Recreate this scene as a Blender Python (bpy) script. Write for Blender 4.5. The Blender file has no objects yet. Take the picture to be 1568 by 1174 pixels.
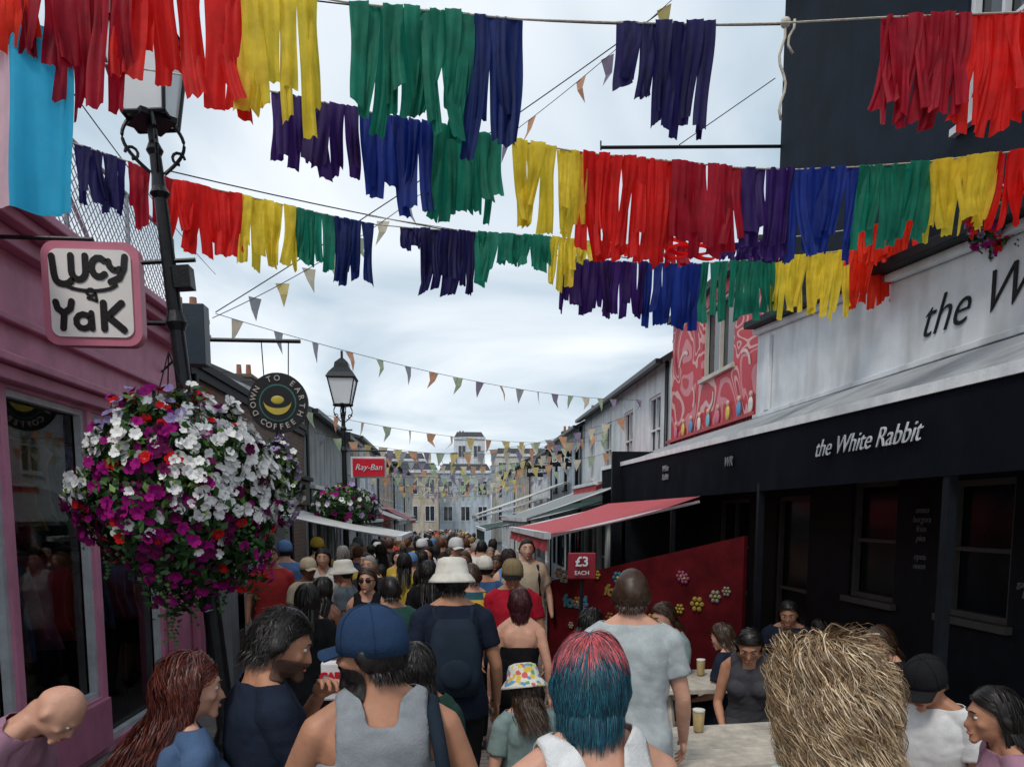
import bpy, bmesh, math, random
import numpy as np
from collections import Counter
from mathutils import Vector, Matrix, Euler, noise
random.seed(7)
V=Vector
sc=bpy.context.scene
COL=sc.collection
rad=math.radians
# ------------------------------------------------------------------ camera
LENS=26.0; W0,H0=1568.0,1174.0; F=LENS/36*W0
YAW,PITCH=rad(4.75),rad(-6)
CAMZ=2.05
SHY=(790+F*math.tan(-PITCH)-587)/W0
cam=bpy.data.cameras.new('camera'); camo=bpy.data.objects.new('camera',cam); COL.objects.link(camo)
cam.lens=LENS; cam.sensor_width=36; cam.shift_y=SHY; cam.clip_end=2000; cam.clip_start=0.05
camo.location=(0,0,CAMZ); camo.rotation_euler=(rad(90)+PITCH,0,-YAW)
sc.camera=camo
RC=Euler((rad(90)+PITCH,0,-YAW)).to_matrix()
def S(u,v,y):
    """surveyed bearing (photo measurement) + real distance down the street -> world position"""
    d=RC@V(((u-784)/F,-(v-587-SHY*W0)/F,-1)); t=y/d.y
    return V((0,0,CAMZ))+d*t
def gz(y): return -0.018*min(max(0,y-3),57)
# ------------------------------------------------------------------ materials
_mc={}
def mat(name,col,rough=.65,var=.15,scale=6,bump=.15,metal=0,spec=.4,fine=60,dirt=0):
    if name in _mc: return _mc[name]
    m=bpy.data.materials.new(name); m.use_nodes=True; _mc[name]=m
    nt=m.node_tree; n=nt.nodes; b=n['Principled BSDF']; L=nt.links
    b.inputs['Roughness'].default_value=rough; b.inputs['Metallic'].default_value=metal
    b.inputs['Specular IOR Level'].default_value=spec
    tc=n.new('ShaderNodeTexCoord')
    nz=n.new('ShaderNodeTexNoise'); nz.inputs['Scale'].default_value=scale; nz.inputs['Detail'].default_value=6
    nz.inputs['Roughness'].default_value=.65
    L.new(tc.outputs['Object'],nz.inputs['Vector'])
    cr=n.new('ShaderNodeValToRGB'); c=V(col[:3])
    cr.color_ramp.elements[0].position=.3; cr.color_ramp.elements[1].position=.7
    lo=[max(0,x*(1-var*1.6)) for x in c]; hi=[min(1,x*(1+var)) for x in c]
    cr.color_ramp.elements[0].color=(*lo,1); cr.color_ramp.elements[1].color=(*hi,1)
    L.new(nz.outputs['Fac'],cr.inputs['Fac'])
    out=cr.outputs['Color']
    if dirt>0:
        n3=n.new('ShaderNodeTexNoise'); n3.inputs['Scale'].default_value=1.3; n3.inputs['Detail'].default_value=8
        mp=n.new('ShaderNodeMapping'); mp.inputs['Scale'].default_value=(2.5,2.5,.5)
        L.new(tc.outputs['Object'],mp.inputs['Vector']); L.new(mp.outputs['Vector'],n3.inputs['Vector'])
        r3=n.new('ShaderNodeValToRGB'); r3.color_ramp.elements[0].position=.45; r3.color_ramp.elements[1].position=.68
        r3.color_ramp.elements[0].color=(0,0,0,1); r3.color_ramp.elements[1].color=(dirt,dirt,dirt,1)
        L.new(n3.outputs['Fac'],r3.inputs['Fac'])
        mx=n.new('ShaderNodeMixRGB'); mx.inputs['Color2'].default_value=(c[0]*.35,c[1]*.33,c[2]*.3,1)
        L.new(r3.outputs['Color'],mx.inputs['Fac']); L.new(out,mx.inputs['Color1']); out=mx.outputs['Color']
    L.new(out,b.inputs['Base Color'])
    if bump>0:
        n2=n.new('ShaderNodeTexNoise'); n2.inputs['Scale'].default_value=fine; n2.inputs['Detail'].default_value=4
        L.new(tc.outputs['Object'],n2.inputs['Vector'])
        bp=n.new('ShaderNodeBump'); bp.inputs['Strength'].default_value=bump; bp.inputs['Distance'].default_value=.01
        L.new(n2.outputs['Fac'],bp.inputs['Height']); L.new(bp.outputs['Normal'],b.inputs['Normal'])
    return m
def cloth(name,col,trans=.35,var=.22):
    if name in _mc: return _mc[name]
    m=mat(name,col,.62,var,9,.25,fine=25,spec=.3)
    nt=m.node_tree; n=nt.nodes; L=nt.links; b=n['Principled BSDF']; o=[x for x in n if x.type=='OUTPUT_MATERIAL'][0]
    t=n.new('ShaderNodeBsdfTranslucent'); t.inputs['Color'].default_value=(*[min(1,x*1.5) for x in col[:3]],1)
    mx=n.new('ShaderNodeMixShader'); mx.inputs[0].default_value=trans
    L.new(b.outputs[0],mx.inputs[1]); L.new(t.outputs[0],mx.inputs[2]); L.new(mx.outputs[0],o.inputs[0])
    return m
def randmat(name,cols,rough=.75,shift=0.0):
    if name in _mc: return _mc[name]
    m=bpy.data.materials.new(name); m.use_nodes=True; _mc[name]=m
    n=m.node_tree.nodes; L=m.node_tree.links; b=n['Principled BSDF']; b.inputs['Roughness'].default_value=rough
    b.inputs['Specular IOR Level'].default_value=.25
    oi=n.new('ShaderNodeObjectInfo'); mt=n.new('ShaderNodeMath'); mt.operation='MULTIPLY_ADD'; mt.inputs[1].default_value=7.31; mt.inputs[2].default_value=shift
    fr=n.new('ShaderNodeMath'); fr.operation='FRACT'
    L.new(oi.outputs['Random'],mt.inputs[0]); L.new(mt.outputs[0],fr.inputs[0])
    cr=n.new('ShaderNodeValToRGB'); cr.color_ramp.interpolation='CONSTANT'
    e=cr.color_ramp.elements
    while len(e)<len(cols): e.new(.5)
    for i,c in enumerate(cols): e[i].position=i/len(cols); e[i].color=(*c,1)
    L.new(fr.outputs[0],cr.inputs['Fac']); L.new(cr.outputs['Color'],b.inputs['Base Color'])
    return m
def brickmat(name,c1,c2,mortar,scale=1.0,bw=.22,bh=.075,plane='YZ',bump=.4):
    if name in _mc: return _mc[name]
    m=bpy.data.materials.new(name); m.use_nodes=True; _mc[name]=m
    n=m.node_tree.nodes; L=m.node_tree.links; b=n['Principled BSDF']; b.inputs['Roughness'].default_value=.85
    tc=n.new('ShaderNodeTexCoord'); sp=n.new('ShaderNodeSeparateXYZ'); cb=n.new('ShaderNodeCombineXYZ')
    L.new(tc.outputs['Object'],sp.inputs[0]); L.new(sp.outputs[plane[0]],cb.inputs[0]); L.new(sp.outputs[plane[1]],cb.inputs[1])
    br=n.new('ShaderNodeTexBrick'); br.inputs['Scale'].default_value=scale; br.inputs['Brick Width'].default_value=bw
    br.inputs['Row Height'].default_value=bh; br.inputs['Mortar Size'].default_value=.008; br.inputs['Color1'].default_value=(*c1,1)
    br.inputs['Color2'].default_value=(*c2,1); br.inputs['Mortar'].default_value=(*mortar,1)
    L.new(cb.outputs[0],br.inputs['Vector'])
    nz=n.new('ShaderNodeTexNoise'); nz.inputs['Scale'].default_value=1.7; nz.inputs['Detail'].default_value=8
    L.new(tc.outputs['Object'],nz.inputs['Vector'])
    mx=n.new('ShaderNodeMixRGB'); mx.blend_type='MULTIPLY'; mx.inputs['Fac'].default_value=.6
    L.new(br.outputs['Color'],mx.inputs['Color1'])
    rr=n.new('ShaderNodeValToRGB'); rr.color_ramp.elements[0].color=(.45,.45,.45,1); rr.color_ramp.elements[0].position=.3
    L.new(nz.outputs['Fac'],rr.inputs['Fac']); L.new(rr.outputs['Color'],mx.inputs['Color2'])
    L.new(mx.outputs['Color'],b.inputs['Base Color'])
    bp=n.new('ShaderNodeBump'); bp.inputs['Strength'].default_value=bump; bp.inputs['Distance'].default_value=.01
    L.new(br.outputs['Fac'],bp.inputs['Height']); bp.invert=True; L.new(bp.outputs['Normal'],b.inputs['Normal'])
    return m
# ------------------------------------------------------------------ mesh builder
class M:
    def __init__(s): s.v=[];s.f=[];s.mi=[];s.mats=[]
    def k(s,m):
        if m not in s.mats: s.mats.append(m)
        return s.mats.index(m)
    def add(s,vs,fs,m):
        o=len(s.v); k=s.k(m); s.v+= [tuple(p) for p in vs]
        for f in fs: s.f.append([i+o for i in f]); s.mi.append(k)
    def bb(s,a,b,m):
        x0,y0,z0=a; x1,y1,z1=b
        if x0>x1:x0,x1=x1,x0
        if y0>y1:y0,y1=y1,y0
        if z0>z1:z0,z1=z1,z0
        s.add([(x0,y0,z0),(x1,y0,z0),(x1,y1,z0),(x0,y1,z0),(x0,y0,z1),(x1,y0,z1),(x1,y1,z1),(x0,y1,z1)],
              [(3,2,1,0),(4,5,6,7),(0,1,5,4),(1,2,6,5),(2,3,7,6),(3,0,4,7)],m)
    def hexa(s,p,m): s.add(p,[(3,2,1,0),(4,5,6,7),(0,1,5,4),(1,2,6,5),(2,3,7,6),(3,0,4,7)],m)
    def slab(s,a,b,c,d,t,m):
        a,b,c,d=map(V,(a,b,c,d)); n=(b-a).cross(d-a).normalized()*t
        s.hexa([a,b,c,d,a+n,b+n,c+n,d+n],m)
    def quad(s,a,b,c,d,m): s.add([a,b,c,d],[(0,1,2,3)],m)
    def loft(s,rings,m,cap=True):
        n=len(rings[0]); o=len(s.v); k=s.k(m)
        for r in rings: s.v+=[tuple(p) for p in r]
        for i in range(len(rings)-1):
            for j in range(n):
                a=o+i*n+j; b=o+i*n+(j+1)%n
                s.f.append([a,b,b+n,a+n]); s.mi.append(k)
        if cap:
            s.f.append([o+j for j in range(n)][::-1]); s.mi.append(k)
            s.f.append([o+(len(rings)-1)*n+j for j in range(n)]); s.mi.append(k)
    def tube(s,pts,rs,m,n=8):
        pts=[V(p) for p in pts]
        if not isinstance(rs,(list,tuple)): rs=[rs]*len(pts)
        rings=[]; ref=None
        for i,p in enumerate(pts):
            d=(pts[min(i+1,len(pts)-1)]-pts[max(i-1,0)])
            if d.length<1e-7: d=V((0,0,1))
            d.normalize()
            if ref is None: ref=V((0,0,1)) if abs(d.z)<.9 else V((1,0,0))
            a=d.cross(ref)
            if a.length<1e-4: a=d.cross(V((1,.3,.2)))
            a.normalize(); b=d.cross(a).normalized()
            rings.append([p+(a*math.cos(2*math.pi*j/n)+b*math.sin(2*math.pi*j/n))*rs[i] for j in range(n)])
        s.loft(rings,m)
    def lathe(s,c,prof,m,n=24,sy=1,T=None):
        rings=[]
        for r,z in prof:
            ring=[V((max(r,1e-4)*math.cos(2*math.pi*j/n),max(r,1e-4)*sy*math.sin(2*math.pi*j/n),z)) for j in range(n)]
            ring=[(T@p if T else p+V(c)) for p in ring]
            rings.append(ring)
        s.loft(rings,m)
    def ell(s,c,r,m,T=None,n=14,k=9):
        rings=[]
        for i in range(k+1):
            a=-math.pi/2+math.pi*i/k; a=max(min(a,1.54),-1.54)
            rings.append([V((c[0]+r[0]*math.cos(a)*math.cos(2*math.pi*j/n),c[1]+r[1]*math.cos(a)*math.sin(2*math.pi*j/n),c[2]+r[2]*math.sin(a))) for j in range(n)])
        if T: rings=[[T@p for p in q] for q in rings]
        s.loft(rings,m)
    def build(s,name,parent=None,smooth=False,bevel=0,solid=0,T=None):
        me=bpy.data.meshes.new(name); me.from_pydata(s.v,[],s.f)
        for m in s.mats: me.materials.append(m)
        me.polygons.foreach_set('material_index',s.mi)
        if smooth: me.polygons.foreach_set('use_smooth',[True]*len(s.f))
        if T: me.transform(T)
        me.update()
        o=bpy.data.objects.new(name,me); COL.objects.link(o)
        if parent: o.parent=parent
        if bevel:
            b=o.modifiers.new('bevel','BEVEL'); b.width=bevel; b.segments=2; b.limit_method='ANGLE'
        if solid:
            b=o.modifiers.new('thickness','SOLIDIFY'); b.thickness=solid; b.offset=1
        return o
def empty(name,loc=(0,0,0)):
    e=bpy.data.objects.new(name,None); e.location=loc; COL.objects.link(e); e.empty_display_size=.2; return e
def text(body,size,loc,rot,m,parent,name='lettering',off=0,shear=0,ext=.004,align='CENTER',sp=1.0):
    c=bpy.data.curves.new(name,'FONT'); c.body=body; c.size=size; c.extrude=ext; c.offset=off; c.shear=shear
    c.align_x=align; c.align_y='CENTER'; c.materials.append(m); c.resolution_u=4; c.space_character=sp
    o=bpy.data.objects.new(name,c); COL.objects.link(o); o.location=loc; o.rotation_euler=rot
    if parent: o.parent=parent
    return o
FACE_CAM=(rad(90),0,0); FACE_L=(rad(90),0,rad(-90)); FACE_R=(rad(90),0,rad(90))
# common mats
black=mat('black_paint',(.007,.009,.013),.55,.3,5,.1,dirt=0,spec=.15)
iron=mat('cast_iron_black',(.012,.014,.017),.4,.3,20,.2,metal=.3)
white=mat('white_paint',(.68,.71,.74),.6,.08,3,.12,dirt=.45)
cream=mat('cream_paint',(.55,.52,.46),.6,.1,3,.12,dirt=.4)
pink=mat('pink_paint',(.62,.24,.37),.5,.12,3,.12,dirt=.35)
pinkd=mat('pink_trim_paint',(.52,.18,.29),.45,.12,4,.1,dirt=.3)
render_g=mat('grey_render',(.36,.39,.4),.85,.15,2.5,.3,dirt=.6)
slate=brickmat('slate_tiles',(.05,.055,.065),(.08,.085,.09),(.02,.02,.025),1,.25,.18,'YZ')
brick=brickmat('brown_brick',(.2,.12,.08),(.13,.08,.06),(.2,.18,.16),1,.22,.075,'YZ')
brickx=brickmat('brown_brick_end',(.2,.12,.08),(.13,.08,.06),(.2,.18,.16),1,.22,.075,'XZ')
lead=mat('lead_grey',(.28,.3,.32),.5,.12,3,.15,dirt=.4)
wood=mat('pale_wood',(.5,.45,.38),.7,.25,7,.3)
dwood=mat('dark_wood',(.05,.035,.025),.6,.3,7,.3)
glass=mat('window_glass',(.02,.028,.035),.06,.2,1,.0,spec=.9)
dpane=mat('dark_window_pane',(.006,.008,.011),.15,.2,1,.0,spec=.15)
rope=mat('rope',(.55,.5,.42),.9,.2,40,.4)
wire=mat('thin_wire',(.03,.03,.035),.6,.1,20,0)
# ------------------------------------------------------------------ world
w=bpy.data.worlds.new('World'); sc.world=w; w.use_nodes=True
n=w.node_tree.nodes; L=w.node_tree.links; bg=n['Background']
sky=n.new('ShaderNodeTexSky'); sky.sky_type='NISHITA'; sky.sun_disc=False
SE,SR=rad(52),rad(212); sky.sun_elevation=SE; sky.sun_rotation=SR
tc=n.new('ShaderNodeTexCoord'); sp=n.new('ShaderNodeSeparateXYZ'); L.new(tc.outputs['Generated'],sp.inputs[0])
ad=n.new('ShaderNodeMath'); ad.operation='ADD'; ad.inputs[1].default_value=.22
mxz=n.new('ShaderNodeMath'); mxz.operation='MAXIMUM'; mxz.inputs[1].default_value=0
L.new(sp.outputs['Z'],mxz.inputs[0]); L.new(mxz.outputs[0],ad.inputs[0])
dx=n.new('ShaderNodeMath'); dx.operation='DIVIDE'; dy=n.new('ShaderNodeMath'); dy.operation='DIVIDE'
L.new(sp.outputs['X'],dx.inputs[0]); L.new(ad.outputs[0],dx.inputs[1]); L.new(sp.outputs['Y'],dy.inputs[0]); L.new(ad.outputs[0],dy.inputs[1])
cb=n.new('ShaderNodeCombineXYZ'); L.new(dx.outputs[0],cb.inputs[0]); L.new(dy.outputs[0],cb.inputs[1])
nz=n.new('ShaderNodeTexNoise'); nz.inputs['Scale'].default_value=1.25; nz.inputs['Detail'].default_value=8; nz.inputs['Roughness'].default_value=.46; nz.inputs['Distortion'].default_value=.6
L.new(cb.outputs[0],nz.inputs['Vector'])
cr=n.new('ShaderNodeValToRGB'); e=cr.color_ramp.elements
e[0].position=.36; e[0].color=(5.2,6.5,7.6,1); e[1].position=.64; e[1].color=(11.0,11.4,11.8,1)
x=e.new(.5); x.color=(8.2,9.1,9.9,1)
L.new(nz.outputs['Fac'],cr.inputs['Fac'])
mx=n.new('ShaderNodeMixRGB'); mx.inputs['Fac'].default_value=.9
L.new(sky.outputs[0],mx.inputs['Color1']); L.new(cr.outputs[0],mx.inputs['Color2']); L.new(mx.outputs[0],bg.inputs['Color'])
bg.inputs['Strength'].default_value=.1
sun=bpy.data.lights.new('sun','SUN'); sun.energy=1.5; sun.angle=rad(12); sun.color=(1,.94,.86)
so=bpy.data.objects.new('sun',sun); COL.objects.link(so)
sd=V((math.sin(SR)*math.cos(SE),math.cos(SR)*math.cos(SE),math.sin(SE)))
so.rotation_euler=(-sd).to_track_quat('-Z','Y').to_euler()
sc.view_settings.view_transform='Standard'; sc.view_settings.look='None'; sc.view_settings.exposure=0
# ------------------------------------------------------------------ ground
paving=brickmat('paving_stones',(.26,.22,.2),(.32,.28,.26),(.12,.11,.1),1,.21,.105,'XY',.5)
g=M(); gy=[-400,-5,3,60,400,1500]
gm=mat('asphalt_ground',(.06,.06,.06),.9,.2,2,.3)
for a,b in zip(gy[:-1],gy[1:]): g.quad((-900,a,gz(a)-.02),(900,a,gz(a)-.02),(900,b,gz(b)-.02),(-900,b,gz(b)-.02),gm)
g.build('ground')
g=M()
for a,b in ((-5,3),(3,60),(60,78)): g.quad((-2.3,a,gz(a)-.012),(2.0,a,gz(a)-.012),(2.0,b,gz(b)-.012),(-2.3,b,gz(b)-.012),paving)
g.build('street_paving')
kerb=mat('kerb_stone',(.16,.15,.145),.8,.2,4,.3)
for nm,x0,x1 in (('pavement',-3.1,-2.3),('pavement',2.0,4.3)):
    g=M()
    for a,b in ((-5,3),(3,60)):
        g.hexa([(x0,a,gz(a)-.1),(x1,a,gz(a)-.1),(x1,b,gz(b)-.1),(x0,b,gz(b)-.1),(x0,a,gz(a)),(x1,a,gz(a)),(x1,b,gz(b)),(x0,b,gz(b))],kerb)
    g.build(nm)
# ------------------------------------------------------------------ facades
def facade(m,x,s,ya,yb,za,zb,holes,wm,fm,gm=glass,sill=True):
    ys=sorted(set([ya,yb]+[h[0] for h in holes]+[h[1] for h in holes])); zs=sorted(set([za,zb]+[h[2] for h in holes]+[h[3] for h in holes]))
    for i in range(len(ys)-1):
        for j in range(len(zs)-1):
            cy=(ys[i]+ys[i+1])/2; cz=(zs[j]+zs[j+1])/2
            if any(h[0]<cy<h[1] and h[2]<cz<h[3] for h in holes): continue
            m.quad((x,ys[i],zs[j]),(x,ys[i+1],zs[j]),(x,ys[i+1],zs[j+1]),(x,ys[i],zs[j+1]),wm)
    for h in holes:
        y0,y1,z0,z1,nv,nh=h; xi=x-s*.13
        m.quad((x,y0,z0),(xi,y0,z0),(xi,y0,z1),(x,y0,z1),wm); m.quad((x,y1,z0),(xi,y1,z0),(xi,y1,z1),(x,y1,z1),wm)
        m.quad((x,y0,z1),(xi,y0,z1),(xi,y1,z1),(x,y1,z1),wm); m.quad((x,y0,z0),(xi,y0,z0),(xi,y1,z0),(x,y1,z0),wm)
        if gm: m.quad((x-s*.1,y0,z0),(x-s*.1,y1,z0),(x-s*.1,y1,z1),(x-s*.1,y0,z1),gm)
        fw=.05; a,b=x-s*.03,x-s*.09
        m.bb((a,y0,z0),(b,y0+fw,z1),fm); m.bb((a,y1-fw,z0),(b,y1,z1),fm)
        m.bb((a,y0+fw,z0),(b,y1-fw,z0+fw),fm); m.bb((a,y0+fw,z1-fw),(b,y1-fw,z1),fm)
        for i in range(1,nv):
            yy=y0+(y1-y0)*i/nv; m.bb((a+s*-.005,yy-.018,z0+fw),(b,yy+.018,z1-fw),fm)
        for i in range(1,nh):
            zz=z0+(z1-z0)*i/nh; m.bb((a-s*.01,y0+fw,zz-.018),(b,y1-fw,zz+.018),fm)
        if sill and z0>.9: m.bb((x+s*.06,y0-.06,z0-.06),(x-s*.02,y1+.06,z0),fm)
def house(name,side,x,ya,yb,eave,wm,fm,ridge=1.6,fasc=None,upper=True,depth=7,shop=True,roof=slate,wend=None):
    s=1 if side=='L' else -1
    e=empty(name,(0,0,0)); m=M(); holes=[]; base=gz((ya+yb)/2); bot=-2
    if shop:
        z1=base+2.35; yy=ya+.35
        while yy<yb-1.2:
            wd=min(2.0,yb-yy-.3); holes.append((yy,yy+wd,base+.55,z1,2,1)); yy+=wd+.25
            if yy+1.3<yb: holes.append((yy,yy+.9,base+.02,z1,1,2)); yy+=1.15
    if upper and eave>base+4.4:
        nw=max(1,int((yb-ya)/2.1)); st=(yb-ya)/nw
        for i in range(nw):
            c=ya+st*(i+.5); holes.append((c-.45,c+.45,base+3.45,min(eave-.35,base+4.85),2,2))
    facade(m,x,s,ya,yb,bot,eave,holes,wm,fm)
    we=wend or wm
    m.bb((x-s*.135,ya,bot),(x-s*depth,yb,eave),we)
    m.quad((x,ya,bot),(x-s*.135,ya,bot),(x-s*.135,ya,eave),(x,ya,eave),we); m.quad((x,yb,bot),(x-s*.135,yb,bot),(x-s*.135,yb,eave),(x,yb,eave),we)
    m.build('walls',e)
    r=M()
    if ridge>0:
        xo=x+s*.22; xm=x-s*depth/2; xb=x-s*(depth+.2); zr=eave+ridge
        r.slab((xo,ya-.02,eave-.06),(xo,yb+.02,eave-.06),(xm,yb+.02,zr),(xm,ya-.02,zr),.1*(1 if s<0 else -1),roof)
        r.slab((xb,ya-.02,eave-.06),(xb,yb+.02,eave-.06),(xm,yb+.02,zr),(xm,ya-.02,zr),.1*(-1 if s<0 else 1),roof)
        r.add([(x-s*.01,ya,eave),(xm,ya,zr-.06),(x-s*depth,ya,eave)],[(0,1,2)],we); r.add([(x-s*.01,yb,eave),(xm,yb,zr-.06),(x-s*depth,yb,eave)],[(0,1,2)],we)
        r.bb((xo,ya,eave-.16),(xo+s*.1,yb,eave-.07),iron)
        r.bb((xm-.3,ya+.2,zr-.3),(xm+.3,ya+.95,zr+.75),brickx); r.bb((xm-.35,ya+.15,zr+.75),(xm+.35,ya+1.0,zr+.85),brickx)
        for k in (-.15,.15): r.tube([(xm+k,ya+.57,zr+.85),(xm+k,ya+.57,zr+1.2)],[.09,.075],mat('terracotta',(.3,.13,.07)))
    else:
        r.bb((x+s*.08,ya-.02,eave),(x-s*(depth+.05),yb+.02,eave+.1),fm)
        r.bb((x+s*.05,ya,eave-.12),(x+s*.002,yb,eave-.002),fm)
    r.build('roof',e)
    if fasc:
        f=M(); f.bb((x+s*.12,ya+.08,base+2.45),(x+s*.003,yb-.08,base+2.95),fasc); f.bb((x+s*.2,ya+.04,base+2.955),(x+s*.003,yb-.04,base+3.04),fm); f.build('shop_fascia',e,bevel=.01)
    f=M(); f.tube([(x+s*.06,ya+.1,base),(x+s*.06,ya+.1,eave-.1)],.04,iron); f.build('downpipe',e,smooth=True)
    return e
grn=mat('dark_green_paint',(.02,.07,.055),.4,.2,4,.1); blu=mat('blue_paint',(.03,.08,.2),.4,.2,4,.1); redp=mat('red_paint',(.4,.02,.03),.45,.2,4,.1)
beige=mat('beige_render',(.5,.44,.36),.85,.12,2,.2,dirt=.5); palb=mat('pale_blue_render',(.46,.53,.6),.8,.1,2,.2,dirt=.5)
house('brown_shop','L',-3.1,9.3,16.3,3.85,brick,black,0,fasc=dwood,upper=False,wend=brickx)
house('grey_rendered_house','L',-3.1,16.35,24.5,4.4,render_g,white,1.1,fasc=grn,upper=False,depth=5)
house('white_terraced_house','L',-3.1,24.55,32,4.7,white,white,1.0,fasc=blu)
house('beige_terraced_house','L',-3.1,32.05,41,4.6,beige,white,1.1,fasc=redp)
house('pale_blue_terraced_house','L',-3.1,41.05,50,5.0,palb,white,1.0,fasc=black)
house('cream_terraced_house','L',-3.1,50.05,62,5.2,cream,white,1.0,fasc=grn)
house('white_terraced_house','R',4.3,14.4,23.7,5.15,white,white,1.9,fasc=grn,depth=6)
house('dark_roofed_house','R',4.25,23.75,31,5.0,palb,black,2.0,fasc=black)
house('white_terraced_house','R',4.3,31.05,39,4.9,white,white,1.7,fasc=blu)
house('beige_terraced_house','R',4.25,39.05,49,5.1,beige,white,1.6,fasc=black)
house('pale_blue_terraced_house','R',4.3,49.05,62,5.2,palb,white,1.6,fasc=redp)
def endblock(name,x0,x1,y,h,wm,fm,nst,nw,ch=True):
    e=empty(name); m=M(); m.bb((x0,y,-2),(x1,y+9,h),wm); m.build('walls',e)
    f=M()
    for i in range(nst):
        for j in range(nw):
            cx=x0+(x1-x0)*(j+.5)/nw; z=1.6+i*2.7
            if z+1.7>h: continue
            f.bb((cx-.45,y-.02,z),(cx+.45,y+.05,z+1.45),glass)
            f.bb((cx-.53,y-.06,z-.08),(cx+.53,y-.002,z-.005),fm)
            for a,b,c,d in ((-.51,-.45,0,1.45),(.45,.51,0,1.45),(-.03,.03,0,1.45)): f.bb((cx+a,y-.05,z+c),(cx+b,y-.022,z+d),fm)
            f.bb((cx-.51,y-.052,z+1.45),(cx+.51,y-.002,z+1.52),fm)
    f.bb((x0-.1,y-.15,h-.2),(x1+.1,y-.003,h+.1),fm); f.build('windows',e)
    c=M()
    if ch:
        cx=x0+(x1-x0)*.25; c.bb((cx-.4,y+2,h-.1),(cx+.4,y+3,h+.8),brickx)
        for q in (-.2,.2): c.tube([(cx+q,y+2.5,h+.8),(cx+q,y+2.5,h+1.15)],[.11,.09],mat('terracotta',(.3,.13,.07)))
        c.build('chimneys',e)
    r=M(); r.hexa([(x0,y+.3,h+.1),(x1,y+.3,h+.1),(x1,y+8,h+.1),(x0,y+8,h+.1),(x0+.4,y+1.5,h+.9),(x1-.4,y+1.5,h+.9),(x1-.4,y+7,h+.9),(x0+.4,y+7,h+.9)],slate); r.build('roof',e)
endblock('beige_corner_house',-8,-1.2,76,6.6,beige,white,2,4)
endblock('white_corner_house',-1.15,4.4,80,6.8,palb,white,2,3)
endblock('white_town_house',.6,4.6,98,12.2,white,white,4,2)
endblock('cream_town_house',5.5,12,90,9.4,cream,white,3,4)
endblock('grey_town_house',-14,-3,92,8.9,render_g,white,3,5)
def tglass(name):
    m=bpy.data.materials.new(name); m.use_nodes=True; n=m.node_tree.nodes; L=m.node_tree.links
    n.remove(n['Principled BSDF']); o=[x for x in n if x.type=='OUTPUT_MATERIAL'][0]
    t=n.new('ShaderNodeBsdfTransparent'); t.inputs['Color'].default_value=(.75,.8,.82,1); gl=n.new('ShaderNodeBsdfGlossy'); gl.inputs['Roughness'].default_value=.02
    fr=n.new('ShaderNodeFresnel'); fr.inputs['IOR'].default_value=1.5; mx=n.new('ShaderNodeMixShader')
    L.new(fr.outputs[0],mx.inputs[0]); L.new(t.outputs[0],mx.inputs[1]); L.new(gl.outputs[0],mx.inputs[2]); L.new(mx.outputs[0],o.inputs[0]); return m
sg=tglass('shop_window_glass')
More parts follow.
